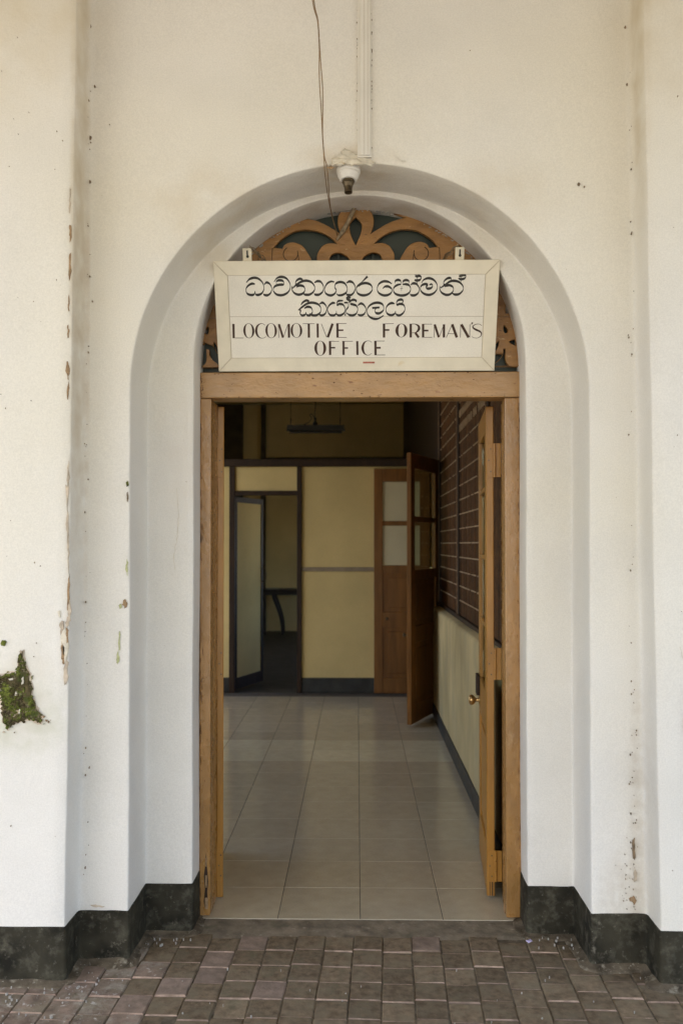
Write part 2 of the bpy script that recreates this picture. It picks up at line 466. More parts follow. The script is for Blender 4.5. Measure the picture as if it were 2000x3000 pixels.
# lettering strokes (mm on the sign panel) and fretwork cut-outs (mm, width and height)
L1=[[[-397.3,343.0],[-410.9,344.3],[-426.6,334.7],[-433.5,321.5],[-429.2,307.1],[-414.0,301.1],[-401.9,304.7],[-398.1,317.0]],[[-398.1,317.0],[-395.1,303.7],[-383.1,302.0],[-370.2,309.6],[-362.5,326.3],[-366.4,346.2],[-379.6,361.1],[-396.5,367.1],[-417.1,362.2],[-431.2,349.0]],[[-361.1,341.2],[-351.0,348.8],[-339.1,342.8],[-331.7,326.2],[-336.6,309.5],[-348.8,300.2],[-360.8,301.3],[-365.8,306.3]],[[-321.8,351.0],[-311.3,364.2],[-294.1,369.8],[-273.7,364.1],[-259.8,344.2],[-260.2,324.3],[-271.5,308.7],[-292.2,300.1],[-312.7,302.8],[-324.5,314.5],[-325.2,326.2],[-317.1,335.4],[-301.6,340.0],[-286.2,341.3],[-284.3,349.9],[-291.0,355.9],[-304.6,356.6],[-313.3,351.0],[-311.8,342.1]],[[-209.0,358.3],[-220.9,362.3],[-233.6,355.1],[-237.9,345.2],[-233.9,340.9]],[[-251.3,325.3],[-234.9,339.2],[-215.9,350.8],[-195.3,355.0],[-174.9,348.3],[-162.8,330.7],[-167.1,314.1],[-183.0,302.4],[-200.2,301.8],[-210.4,307.5]],[[-249.7,335.9],[-253.3,324.3],[-244.0,308.6],[-227.0,301.9],[-210.4,306.5],[-201.7,319.2],[-205.9,332.5],[-219.6,336.8],[-231.6,333.2],[-234.1,327.6]],[[-164.0,347.3],[-150.9,352.9],[-137.3,348.9],[-128.2,330.6],[-132.5,312.3],[-146.3,301.7],[-160.1,301.7],[-165.8,306.4]],[[-86.0,349.4],[-99.7,351.4],[-115.1,342.2],[-124.5,322.3],[-118.8,305.6],[-101.7,298.2],[-86.2,303.9],[-78.6,317.2],[-84.4,330.5],[-79.2,343.8],[-62.1,349.3],[-45.0,343.7],[-35.8,327.0],[-38.9,310.4],[-53.6,300.4],[-69.1,298.8],[-77.6,304.8]],[[-38.1,345.3],[-26.2,351.2],[-12.5,345.9],[-3.9,328.6],[-9.0,310.3],[-21.0,299.3],[-34.7,300.4],[-39.9,305.4]],[[21.7,347.8],[6.4,335.2],[0.2,322.0],[6.5,305.3],[27.1,297.9],[49.4,303.5],[63.0,320.1],[57.7,336.8],[40.6,344.4],[23.5,342.5],[8.1,331.9]],[[103.8,323.5],[113.0,331.0],[126.9,330.9],[139.4,320.4],[136.5,306.9],[122.7,298.5],[105.7,298.0],[88.6,307.0],[82.3,322.1],[88.2,340.0],[105.1,350.4],[125.1,349.4],[139.1,341.4]],[[175.4,342.7],[172.8,352.3],[162.6,356.2],[152.2,351.2],[151.7,342.8]],[[175.5,339.8],[162.3,337.4],[150.0,329.4],[145.3,317.4],[153.5,303.9],[172.2,297.2],[192.3,298.3],[207.6,307.3],[213.1,321.7],[207.0,335.2],[194.6,339.7],[181.3,339.1]],[[181.3,342.7],[183.6,351.1],[194.3,355.5],[205.1,351.6],[206.5,343.3]],[[213.1,336.7],[222.3,342.6],[236.2,339.6],[246.8,323.1],[243.1,306.6],[230.9,297.6],[217.0,297.7],[211.3,303.7]],[[227.2,356.0],[235.9,353.9],[248.1,356.0],[253.5,364.9],[246.3,370.9],[237.1,369.4],[229.3,371.8]],[[255.2,344.0],[263.5,355.9],[281.8,362.1],[302.0,355.8],[315.4,339.4],[316.3,321.4],[305.0,305.9],[286.6,298.7],[266.4,303.0],[252.8,315.6],[251.9,328.2],[259.4,337.1],[271.6,340.1],[279.4,336.5],[273.5,329.0],[279.8,322.7],[292.1,324.5],[298.7,332.0],[294.8,339.4],[286.2,337.1]],[[371.4,354.2],[368.0,361.6],[357.3,361.6],[345.2,352.7],[341.6,342.3],[347.3,334.8]],[[329.2,324.4],[347.3,336.3],[365.4,348.8],[383.8,351.7],[404.0,345.7],[417.9,330.1],[417.5,315.2],[404.1,301.7],[387.1,299.6],[374.6,305.7]],[[328.9,332.8],[326.7,322.9],[334.3,307.9],[351.6,298.8],[368.5,300.9],[379.9,313.8],[378.5,327.3],[365.9,334.8],[353.6,333.3],[346.9,328.8]],[[398.2,361.5],[408.8,357.6],[422.0,360.6],[426.9,368.9],[419.9,373.4],[408.4,370.4],[400.1,369.0]]]
L1B=[[[43.8,369.9],[20.0,346.5],9,2.6],[[171.7,323.3],[182.5,323.3],1.6,1.6],[[177.8,332.3],[177.1,314.3],1.6,1.6],[[238.7,336.6],[238.0,369.4],2,2],[[226.8,376.6],[258.4,378.3],3.5,3.5],[[409.2,348.1],[408.4,370.4],2,2],[[397.7,376.7],[478.2,378.3],3,3]]
L2=[[[-185.4,276.4],[-198.1,279.1],[-212.0,270.7],[-218.0,261.7]],[[-229.7,241.5],[-214.0,253.9],[-193.1,267.3],[-172.4,270.6],[-150.1,263.8],[-139.9,248.7],[-143.6,231.8],[-159.2,221.7],[-174.7,222.4],[-185.0,228.5]],[[-224.5,243.8],[-219.4,238.8],[-223.0,230.3],[-214.5,221.2],[-202.4,225.2],[-199.8,235.3]],[[-199.8,235.3],[-195.5,223.5],[-183.4,221.8],[-173.6,235.3],[-177.9,250.5],[-191.6,254.9],[-205.5,248.9]],[[-145.0,265.5],[-132.9,270.5],[-120.9,260.4],[-116.5,245.2],[-122.9,228.4],[-136.7,221.0],[-149.5,226.8]],[[-83.0,268.7],[-95.0,268.7],[-108.9,257.0],[-113.4,241.8],[-105.6,224.9],[-90.1,220.8],[-79.7,228.2],[-79.0,238.4]],[[-79.0,238.4],[-76.2,224.9],[-64.2,220.8],[-48.6,229.8],[-44.4,246.7],[-52.0,261.9],[-65.8,265.3],[-74.4,261.9],[-76.1,268.7],[-69.2,277.0],[-52.0,278.0]],[[-29.6,270.2],[-24.4,278.6],[-33.0,282.0],[-38.2,287.0],[-30.6,291.0],[-21.7,288.0]],[[-30.6,270.2],[-31.3,255.1],[-39.9,241.6],[-42.4,228.1],[-43.4,219.7]],[[-38.2,230.8],[-27.9,223.0],[-14.0,220.6],[-0.2,228.0],[6.0,244.9],[-0.3,258.4],[-14.1,263.5],[-22.7,266.8],[-21.0,276.9],[-10.7,281.2],[0.4,276.8],[-2.0,271.8]],[[5.9,259.0],[18.6,266.7],[30.7,260.0],[38.4,244.8],[32.6,227.9],[18.8,220.5],[5.0,224.6]],[[78.3,248.2],[73.7,239.1],[78.5,230.0],[90.9,228.4],[104.8,237.5],[108.7,249.7],[103.0,263.3],[87.4,269.4],[68.8,267.3],[51.8,257.4],[42.6,240.7],[47.4,220.9],[64.6,208.7],[86.4,207.7],[108.7,219.9]],[[151.0,265.3],[138.6,267.7],[124.7,260.2],[117.1,245.1],[122.0,228.3],[137.7,220.7],[151.6,226.7],[155.2,237.4]],[[155.2,237.4],[157.8,225.2],[170.4,219.7],[185.8,229.7],[192.3,244.9],[186.8,260.0],[172.7,264.6],[161.9,261.6],[158.7,269.2],[164.8,278.2],[177.1,281.2],[185.0,275.2],[180.4,267.6]]]
L2B=[[[-47.8,270.3],[-33.0,270.2],7,7],[[62.8,249.2],[92.2,251.2],8,8],[[-42.4,228.1],[-44.5,219.7],2.5,7]]
E1={"bars":[[[-489.2,189.5],[-490.7,133.2],9.0,9.0],[[-494.8,133.9],[-450.7,133.7],2.1,2.1],[[-309.9,189.0],[-310.1,133.7],2.1,2.1],[[-307.5,187.7],[-293.0,134.3],8.3,8.3],[[-292.0,134.3],[-271.4,187.5],2.1,2.1],[[-268.3,188.9],[-269.0,134.2],8.7,8.7],[[-212.9,189.1],[-166.1,188.9],2.1,2.1],[[-189.0,188.7],[-189.3,134.0],9.0,9.0],[[-153.6,189.6],[-153.8,133.9],8.3,8.3],[[-138.7,188.5],[-118.0,134.8],2.1,2.1],[[-94.0,188.7],[-113.8,135.1],9.7,9.7],[[-74.9,189.0],[-74.8,134.3],9.0,9.0],[[-78.7,189.4],[-38.9,189.6],2.1,2.1],[[-79.0,134.7],[-37.9,134.5],2.1,2.1],[[-71.9,163.1],[-51.1,163.0],6.2,6.2],[[110.1,186.9],[110.7,133.2],9.3,9.3],[[105.1,187.2],[148.6,188.0],2.1,2.1],[[113.6,163.2],[131.8,163.1],6.9,6.9],[[216.2,187.2],[217.3,132.9],9.3,9.3],[[235.4,151.4],[249.1,132.8],9.3,9.3],[[265.3,185.4],[266.6,133.4],9.0,9.0],[[261.0,185.4],[300.6,185.3],2.1,2.1],[[262.3,133.8],[302.7,133.6],2.1,2.1],[[268.9,160.1],[287.1,160.1],6.9,6.9],[[309.5,184.7],[310.3,132.6],2.1,2.1],[[311.2,184.0],[329.2,133.2],9.0,9.0],[[330.8,134.2],[347.5,182.9],2.1,2.1],[[348.1,184.5],[349.4,132.5],9.0,9.0],[[380.5,184.5],[359.0,132.5],2.1,2.1],[[380.5,184.5],[401.1,132.4],10.4,10.4],[[365.2,147.8],[393.3,147.1],2.1,2.1],[[413.8,184.4],[415.0,132.3],2.1,2.1],[[416.8,183.7],[447.8,132.2],10.4,10.4],[[451.0,184.2],[452.1,132.2],2.1,2.1]],"rings":[[-428.8,162.1,22.2,29.3,9.0],[-339.6,162.2,23.2,29.3,9.0],[-238.6,162.6,23.3,28.6,9.0],[179.7,161.0,23.8,27.0,11.8]],"curves":[[[-363.0,183.4,1.7],[-371.5,189.9,1.7],[-381.9,189.6,2.8],[-394.3,180.1,6.9],[-399.3,162.0,9.3],[-394.7,143.5,6.9],[-383.5,133.9,2.8],[-371.4,133.1,1.7],[-360.8,139.0,1.7]],[[218.8,186.2,2.1],[233.7,185.9,2.8],[246.4,179.0,7.6],[249.6,168.6,9.7],[244.2,158.2,7.6],[234.4,152.4,2.8],[220.5,151.5,2.1]],[[458.7,191.3,7.6],[459.4,188.8,6.2],[456.4,182.6,1.4]],[[498.5,178.3,1.7],[488.6,184.5,1.7],[474.5,184.2,2.4],[463.9,177.7,3.5],[464.1,170.6,5.5],[475.4,163.1,7.6],[490.5,156.5,6.9],[497.8,148.4,4.5],[495.3,138.0,2.8],[483.4,130.2,1.7],[468.4,131.5,1.7],[460.3,136.1,1.7]]]}
E2={"bars":[[[-105.2,119.3],[-105.2,64.6],9.3,9.3],[[-109.7,119.3],[-68.6,119.2],2.1,2.1],[[-101.8,93.7],[-84.4,93.7],6.2,6.2],[[-51.1,119.1],[-51.2,64.5],8.7,8.7],[[-56.4,119.1],[-13.5,119.0],2.1,2.1],[[-49.4,92.5],[-33.0,92.5],6.2,6.2],[[3.9,119.6],[4.8,64.3],8.7,8.7],[[76.4,119.6],[77.5,63.7],9.3,9.3],[[71.7,119.6],[113.2,119.5],2.1,2.1],[[73.2,64.1],[116.5,64.0],2.1,2.1],[[80.6,92.7],[97.9,92.7],7.6,7.6]],"rings":[[-144.5,91.8,23.8,29.7,11.1]],"curves":[[[61.8,114.4,1.7],[52.9,120.0,1.7],[41.3,119.7,2.4],[30.7,111.2,6.9],[25.5,92.6,10.4],[30.9,72.8,6.9],[42.2,64.2,2.4],[53.2,64.5,1.7],[61.5,71.1,1.7]]]}
HR=[[[52.8,2868.6],[83.0,2867.3],[118.6,2862.8],[164.9,2851.0],[209.3,2834.7],[164.8,2824.9],[122.1,2807.2],[83.0,2784.2],[52.7,2764.7],[62.3,2787.9],[68.0,2812.9],[65.2,2841.6]],[[63.3,2725.2],[90.1,2750.1],[125.6,2773.2],[164.8,2785.5],[207.5,2788.8],[250.1,2781.4],[285.6,2761.5],[314.0,2738.1],[335.2,2713.0],[294.4,2707.8],[287.3,2722.2],[271.3,2731.2],[250.0,2733.8],[225.1,2726.1],[207.4,2711.9],[193.1,2690.5],[178.9,2665.6],[175.3,2644.1],[152.2,2644.2],[152.2,2680.0],[143.4,2701.5],[129.2,2719.5],[107.8,2728.6],[82.9,2728.7]],[[20.6,2664.6],[33.1,2680.6],[58.0,2693.0],[79.3,2692.9],[97.1,2683.9],[104.9,2662.4],[104.9,2644.5],[18.8,2644.9]],[[400.8,2705.5],[415.1,2725.0],[443.4,2704.1],[427.4,2698.2]]]
HL=[[-4.2,2840.3],[11.8,2825.8],[21.7,2806.1],[18.9,2773.8],[6.4,2741.7],[-4.3,2716.7],[-16.7,2741.8],[-28.1,2774.1],[-31.0,2806.4],[-21.0,2826.0]]
HS=[[[605.6,2482.0],[613.5,2466.0],[620.5,2446.3],[620.5,2438.3],[603.7,2437.5],[601.9,2453.6]],[[600.0,2398.4],[607.9,2384.1],[614.9,2371.6],[612.2,2359.2],[603.4,2356.5],[596.4,2362.8],[594.6,2382.4]],[[615.7,2321.8],[623.6,2330.6],[644.0,2337.7],[647.5,2319.9],[645.6,2305.7],[630.6,2311.9]],[[579.5,2334.4],[577.6,2313.0],[565.2,2284.6],[552.8,2275.8],[561.7,2311.3],[570.6,2323.7]],[[594.4,2295.2],[605.9,2298.7],[604.0,2266.7],[605.7,2248.9],[612.7,2234.7],[626.8,2224.0],[549.1,2224.2],[561.5,2238.4],[575.7,2249.0],[586.3,2261.4],[593.4,2275.6]]]

# ------------------------------------------------------------------ station wall: three steps back to an arched doorway
YA, YB, YC, YF = 3.125, 3.27, 3.53, 3.675
CXC, RC, ZC_ = 0.010, 0.647, 2.220
CXB, RB, ZB_ = 0.007, 0.827, 2.058
ZTOP, ZBOT = 4.60, -0.06

def jig(p, amp=1.0):
    """hand-trowelled unevenness"""
    x, y, z = p
    a = 0.0032 * amp
    d = Vector((n3(x, y, z, 1.7, 1), n3(x, y, z, 1.9, 2), n3(x, y, z, 1.7, 3))) * a
    d += Vector((n3(x, y, z, 9, 4), n3(x, y, z, 9, 5), n3(x, y, z, 9, 6))) * 0.0011 * amp
    return Vector(p) + d

def arch_pt(which, t, off=0.0):
    """t: 0..1 up the left leg, 1..2 over the arch, 2..3 down the right leg"""
    cx, r, zs = (CXC, RC, ZC_) if which == 'C' else (CXB, RB, ZB_)
    r = r + off
    if t <= 1:
        return cx - r, ZBOT + (zs - ZBOT) * t
    if t >= 2:
        return cx + r, zs + (ZBOT - zs) * (t - 2)
    a = math.pi * (2 - t)
    return cx + r * math.cos(a), zs + r * math.sin(a)

def side_x(z, right):
    return (0.99 + (3.3 - z) * 0.0129) if right else -(0.98 + (3.3 - z) * 0.0065)

def rect_pt(t, off=0.0):
    if t <= 1 or t >= 2:
        z = arch_pt('B', t)[1]
        return side_x(z, t >= 2) + (off if t >= 2 else -off), z
    a = math.pi * (2 - t)
    dx, dz = math.cos(a), math.sin(a)
    best = 1e9
    for s in (0, 1):
        if abs(dx) > 1e-6 and (dx > 0) == bool(s):
            k = 0.9
            for _ in range(6):
                z = ZB_ + k * dz
                k = (side_x(min(z, ZTOP), bool(s)) + (off if s else -off) - CXB) / dx
            best = min(best, k)
    if dz > 1e-6:
        best = min(best, (ZTOP + off - ZB_) / dz)
    return CXB + best * dx, ZB_ + best * dz

def profile(t):
    P = []
    def c(off, y):
        x, z = arch_pt('C', t, off)
        P.append((x, y, z))
    for y in (3.80, 3.74, 3.68, 3.62, 3.57, 3.536):
        c(0, y)
    c(0.0012, 3.5318); c(0.0040, 3.53)
    a0, b0 = arch_pt('C', t, 0.004), arch_pt('B', t, 0.0)
    for s in (0.15, 0.32, 0.5, 0.68, 0.85, 0.95):
        P.append((a0[0] + (b0[0] - a0[0]) * s, YC, a0[1] + (b0[1] - a0[1]) * s))
    s = 0.99
    P.append((a0[0] + (b0[0] - a0[0]) * s, YC - 0.002, a0[1] + (b0[1] - a0[1]) * s))
    def b(off, y):
        x, z = arch_pt('B', t, off)
        P.append((x, y, z))
    b(0, YC - 0.007)
    for y in (3.47, 3.42, 3.37, 3.32, 3.277):
        b(0, y)
    b(0.0014, 3.2722); b(0.005, 3.2702)
    b0, r0 = arch_pt('B', t, 0.005), rect_pt(t)
    for s in (0.06, 0.14, 0.24, 0.35, 0.46, 0.57, 0.68, 0.78, 0.87, 0.94):
        P.append((b0[0] + (r0[0] - b0[0]) * s, YB, b0[1] + (r0[1] - b0[1]) * s))
    s = 0.98
    P.append((b0[0] + (r0[0] - b0[0]) * s, YB - 0.004, b0[1] + (r0[1] - b0[1]) * s))
    def r(off, y):
        x, z = rect_pt(t, off)
        P.append((x, y, z))
    r(0, YB - 0.016)
    for y in (3.22, 3.18, 3.133):
        r(0, y)
    r(0.0014, 3.1272); r(0.005, YA)
    for o in (0.05, 0.11, 0.18, 0.27, 0.4, 0.7, 1.3, 2.2, 3.6):
        r(o, YA)
    return P

NL, NA = 44, 84
ts = [i / NL for i in range(NL)] + [1 + i / NA for i in range(NA)] + [2 + i / NL for i in range(NL + 1)]
station = thing('station_wall', (0, 3.3, 0), 'white limewashed station wall stepping back to an arched doorway, black band along its foot', 'wall')
bm = bmesh.new()
rows = [[bm.verts.new(jig(p)) for p in profile(t)] for t in ts]
for a, b in zip(rows, rows[1:]):
    for k in range(len(a) - 1):
        bm.faces.new((a[k], a[k + 1], b[k + 1], b[k]))
obj('plaster_face', bm, 'plaster', station, smooth=True, angle=60)

# black band: follows the plan of each leg, a few millimetres proud
def plan(right):
    P = profile(3 - 1e-6 if right else 0.0)
    return [(x, y) for x, y, z in P][2:]

def skirt_profile(right, z, off):
    t = (z - ZBOT) / (ZB_ - ZBOT)
    P = [(x, y) for x, y, zz in profile(3 - t if right else t)][2:]
    out = []
    for i, (x, y) in enumerate(P):
        x0, y0 = P[max(0, i - 1)]
        x1, y1 = P[min(len(P) - 1, i + 1)]
        dx, dy = x1 - x0, y1 - y0
        l = math.hypot(dx, dy)
        nx, ny = -dy / l, dx / l
        if right:
            nx, ny = -nx, -ny
        out.append((x + nx * off, y + ny * off, z))
    return out

for right in (False, True):
    bm = bmesh.new()
    rws = []
    for z, off in ((-0.05, 0.005), (0.0, 0.0055), (0.04, 0.005), (0.08, 0.0045), (0.12, 0.004), (0.15, 0.004), (0.176, 0.0035), (0.184, 0.003), (0.1865, -0.004)):
        row = []
        for p in skirt_profile(right, z, off):
            q = jig(p)
            w = 0.0028 * n3(p[0], p[1], 0, 14, 9) if z > 0.17 else 0
            q.z += w
            q.y += 0.0015 * n3(p[0], p[1], p[2], 22, 12)
            row.append(bm.verts.new(q))
        rws.append(row)
    for a, b in zip(rws, rws[1:]):
        for k in range(len(a) - 1):
            bm.faces.new((a[k], a[k + 1], b[k + 1], b[k]))
    obj('skirting', bm, 'black', station, smooth=True, angle=50)

# masonry behind the plaster (faces the room)
bm = bmesh.new()
bx(bm, -4.6, -0.665, 3.72, 3.85, 0.0, 4.55)
bx(bm, 0.685, 1.6, 3.72, 3.85, 0.0, 4.55)
bx(bm, -0.664, 0.684, 3.755, 3.845, 2.205, 4.55)
obj('masonry', bm, 'roomwall', station)

# irregular flat patches: bare plaster, stains, moss
def blob(pts, y, m, name, thick=0.0012, parent=station, lumps=0.0, sub=3, ragged=0.006):
    """outline (x,z) on a face looking to -Y, roughened; a domed skin with thin edges"""
    P = [Vector((x, 0, z)) for x, z in pts]
    out = []
    for i in range(len(P)):
        a, b = P[i], P[(i + 1) % len(P)]
        for k in range(sub):
            p = a.lerp(b, k / sub)
            l = (b - a).length
            p += Vector((n3(p.x, 0, p.z, 90, 3), 0, n3(p.x, 1, p.z, 90, 4))) * min(ragged, l * 0.3)
            p += Vector((n3(p.x, 2, p.z, 260, 5), 0, n3(p.x, 3, p.z, 260, 6))) * ragged * 0.5
            out.append(p)
    c = sum(out, Vector()) / len(out)
    bm = bmesh.new()
    rings = []
    for s, h in ((1.0, -0.001), (0.94, thick), (0.75, thick * 1.3), (0.5, thick * 1.5), (0.25, thick * 1.5)):
        ring = []
        for p in out:
            q = c + (p - c) * s
            hh = h + (abs(n3(q.x, 0, q.z, 60, 8)) * lumps if s < 1 else 0)
            ring.append(bm.verts.new((q.x, y - hh, q.z)))
        rings.append(ring)
    n = len(out)
    for a, b in zip(rings, rings[1:]):
        for k in range(n):
            bm.faces.new((a[k], a[(k + 1) % n], b[(k + 1) % n], b[k]))
    bm.faces.new(rings[-1])
    return obj(name, bm, m, parent, smooth=True, angle=60)

def scar(x, z, w, h, y, m='scar', name='peeled_patch', seed=0):
    rr = random.Random(int(x * 1000) * 7 + int(z * 1000) + seed)
    k = 9
    pts = []
    for i in range(k):
        a = 2 * math.pi * i / k
        s = rr.uniform(0.45, 1.0)
        pts.append((x + math.cos(a) * w * s, z + math.sin(a) * h * s))
    return blob(pts, y, m, name, 0.0012, sub=2)

FA, FB = YA - 0.003, YB - 0.003
moss = [(-1.161, 1.129), (-1.143, 1.093), (-1.124, 1.033), (-1.118, 0.973), (-1.102, 0.925), (-1.084, 0.911), (-1.087, 0.884), (-1.108, 0.889), (-1.141, 0.898), (-1.166, 0.889), (-1.205, 0.865), (-1.22, 0.913), (-1.23, 0.973), (-1.242, 1.045), (-1.209, 1.051), (-1.173, 1.057), (-1.167, 1.093)]
blob([(x + (x + 1.16) * 0.07, z + (z - 0.98) * 0.07) for x, z in moss], FA + 0.0012, 'scar_pale', 'bare_plaster_rim', 0.0008, sub=6, ragged=0.014)
patch = blob(moss, FA - 0.001, 'mossy_soil', 'bare_plaster', 0.001, lumps=0.006, sub=6, ragged=0.012)
def inside(x, z, P):
    c = False
    for i in range(len(P)):
        (x0, z0), (x1, z1) = P[i], P[i - 1]
        if (z0 > z) != (z1 > z) and x < (x1 - x0) * (z - z0) / (z1 - z0) + x0:
            c = not c
    return c
bm = bmesh.new()
rm = random.Random(77)
k_ = 0
while k_ < 760:
    x, z = rm.uniform(-1.245, -1.08), rm.uniform(0.86, 1.13)
    if not inside(x, z, moss):
        continue
    k_ += 1
    if n3(x, 0, z, 22, 3) < -0.08 and rm.random() < 0.85:
        continue
    s = rm.uniform(0.0015, 0.0058)
    n_ = 7
    rings = []
    for q, (f, h) in enumerate(((1.0, -0.002), (0.8, 0.5), (0.4, 0.8))):
        rings.append([bm.verts.new((x + math.cos(6.283 * i / n_) * s * f * rm.uniform(.75, 1.2), FA - 0.004 - s * h * rm.uniform(.7, 1.2), z + math.sin(6.283 * i / n_) * s * f * rm.uniform(.75, 1.2))) for i in range(n_)])
    for a, b in zip(rings, rings[1:]):
        for i in range(n_):
            bm.faces.new((a[i], a[(i + 1) % n_], b[(i + 1) % n_], b[i]))
    bm.faces.new(rings[-1])
obj('moss', bm, 'moss', station, kind='stuff', smooth=True, angle=80)
rm2 = random.Random(9)
for x, z, w, h in ((-1.150, 1.03, 0.006, 0.020), (-1.172, 0.985, 0.005, 0.012), (-1.192, 1.035, 0.012, 0.005), (-1.160, 0.925, 0.005, 0.012)):
    scar(x, z, w, h, FA - 0.006, 'dab', 'plaster_crumb', 5)
for i in range(16):
    a = moss[i % len(moss)]
    scar(a[0] + rm2.uniform(-.012, .012), a[1] + rm2.uniform(-.015, .015), rm2.uniform(.003, .009), rm2.uniform(.003, .010), FA, rm2.choice(('scar_pale', 'scar', 'moss')), 'plaster_crumb', i)
for x, z, s in ((-1.070, 0.892, 0.006), (-1.062, 0.886, 0.004), (-1.078, 0.905, 0.005), (-1.055, 0.893, 0.003)):
    scar(x, z, s, s, FA, 'scar', 'plaster_crumb', 3)
blob([(-1.219 + 0.011 * math.cos(a), 1.159 + 0.012 * math.sin(a)) for a in (0, 1, 2, 3, 4, 5)], FA, 'moss', 'moss_patch', 0.003)

# left outer arris: plaster rubbed and peeled down to brown
for x, z, w, h, m in ((-0.993, 2.70, 0.003, 0.06, 'scar_pale'), (-0.9925, 2.585, 0.0045, 0.05, 'scar'), (-0.993, 2.47, 0.005, 0.075, 'scar'),
                      (-0.995, 2.33, 0.003, 0.04, 'scar'), (-0.996, 2.24, 0.004, 0.03, 'scar'), (-0.997, 2.10, 0.006, 0.045, 'scar'), (-0.997, 2.03, 0.004, 0.035, 'scar'),
                      (-0.993, 1.72, 0.0035, 0.09, 'scar_pale'), (-0.992, 1.47, 0.005, 0.10, 'scar_pale'), (-0.990, 1.34, 0.007, 0.09, 'scar'), (-0.994, 1.23, 0.010, 0.03, 'scar_pale'),
                      (-1.014, 1.215, 0.012, 0.035, 'scar_pale'), (-1.008, 1.12, 0.011, 0.075, 'scar'), (-0.999, 1.055, 0.010, 0.06, 'scar_pale'),
                      (-0.996, 1.60, 0.006, 0.12, 'scar_pale'), (-0.989, 1.27, 0.010, 0.07, 'scar_pale'), (-1.022, 1.26, 0.007, 0.022, 'dab'), (-0.994, 1.18, 0.008, 0.05, 'scar'), (-1.004, 1.15, 0.016, 0.09, 'dab')):
    scar(x - 0.004, z, w, h, FA, m)
# left second arris
for x, z, w, h, m in ((-0.829, 1.72, 0.006, 0.018, 'moss'), (-0.829, 1.67, 0.004, 0.022, 'speck'), (-0.829, 1.41, 0.004, 0.04, 'algae'), (-0.838, 1.285, 0.012, 0.02, 'scar'),
                      (-0.852, 1.275, 0.008, 0.014, 'algae'), (-0.856, 1.15, 0.006, 0.05, 'algae'), (-0.862, 1.09, 0.006, 0.035, 'algae')):
    scar(x, z, w, h, FB, m)
# right outer arris, low down
for x, z, w, h, m in ((0.985, 0.42, 0.008, 0.05, 'speck'), (0.99, 0.32, 0.010, 0.03, 'scar_pale'), (0.98, 0.235, 0.016, 0.02, 'scar')):
    scar(x, z, w, h, FB, m)
scar(-0.93, 0.20, 0.03, 0.008, FB, 'scar_pale')

# a scatter of small dirt specks along the inner corners and on the faces
bm = bmesh.new()
rs = random.Random(4)
def speck(x, y, z, s):
    k = 6
    a0 = rs.uniform(0, 6)
    el = rs.uniform(1.0, 2.2)
    top = [bm.verts.new((x + math.cos(a0 + 6.283 * i / k) * s * rs.uniform(.5, 1), y - 0.0012, z + math.sin(a0 + 6.283 * i / k) * s * el * rs.uniform(.5, 1))) for i in range(k)]
    bot = [bm.verts.new((v.co.x, y + 0.004, v.co.z)) for v in top]
    bm.faces.new(top)
    for i in range(k):
        bm.faces.new((top[i], top[(i + 1) % k], bot[(i + 1) % k], bot[i]))
for _ in range(46):
    z = rs.uniform(0.25, 3.4)
    speck(-0.975 + rs.gauss(0, 0.006), FB - 0.004, z, rs.choice((0.0012, 0.0018, 0.003)))
for _ in range(60):
    z = rs.choice((rs.uniform(0.2, 1.0), rs.uniform(1.0, 3.4)))
    speck(0.985 + rs.gauss(0, 0.008), FB - 0.004, z, rs.choice((0.0012, 0.0016, 0.0026)))
for _ in range(26):
    speck(0.99 - abs(rs.gauss(0, 0.03)), FB, 0.2 + abs(rs.gauss(0, 0.12)), rs.uniform(0.0008, 0.0018))
for x, z, s in ((-0.972, 3.39, 0.005), (-0.975, 3.25, 0.005), (-0.98, 3.17, 0.004), (-0.955, 3.17, 0.004), (-0.97, 2.98, 0.005), (-0.97, 2.82, 0.004), (0.97, 3.37, 0.005), (0.975, 3.16, 0.004),
                (0.41, 3.29, 0.002), (-0.90, 3.03, 0.002), (0.80, 2.80, 0.006), (0.82, 2.79, 0.003)):
    speck(x, FB - 0.001, z, s)
for _ in range(70):
    side = rs.choice((-1, 1))
    speck(rs.choice((0.002, 0.053, 0.03)) + rs.gauss(0, 0.002), FB - (0.0 if side < 0 else 0.0), rs.uniform(2.9, 3.46), rs.choice((0.0010, 0.0016, 0.0024)))
for _ in range(26):
    speck(rs.uniform(-1.25, -1.02), FA, rs.uniform(0.25, 3.3), rs.choice((0.001, 0.0018)))
for _ in range(16):
    speck(rs.uniform(1.05, 1.2), FA, rs.uniform(0.25, 3.3), rs.choice((0.001, 0.0018)))
obj('dirt_specks', bm, 'speck', station, kind='stuff')

# rough mortar dab round the lamp and a curl of loose limewash
bm = bmesh.new()
out = [(-0.115, 2.877), (-0.10, 2.905), (-0.07, 2.925), (-0.05, 2.948), (-0.03, 2.942), (-0.005, 2.925), (0.02, 2.914), (0.055, 2.898), (0.09, 2.888), (0.085, 2.872), (0.0, 2.874), (-0.06, 2.873)]
bm.free()
blob([(x * 0.80 - 0.006, 2.874 + (z - 2.874) * 0.85) for x, z in out], FB, 'dab', 'mortar_dab', 0.0012, lumps=0.016, sub=6, ragged=0.010)
scar(-0.095, 2.862, 0.018, 0.012, 3.258, 'scar')
bm = bmesh.new()
pr = None
for i in range(9):
    f = i / 8
    x = 0.140 + 0.036 * f
    z = 2.912 - 0.030 * math.sin(f * 1.9) + 0.004 * f
    cur = [bm.verts.new((x, FB - 0.001, z + 0.004)), bm.verts.new((x + 0.001, FB - 0.007 * math.sin(f * 3.1) - 0.002, z - 0.002))]
    if pr:
        bm.faces.new((pr[0], cur[0], cur[1], pr[1]))
    pr = cur
obj('limewash_flake', bm, 'trunk', station)

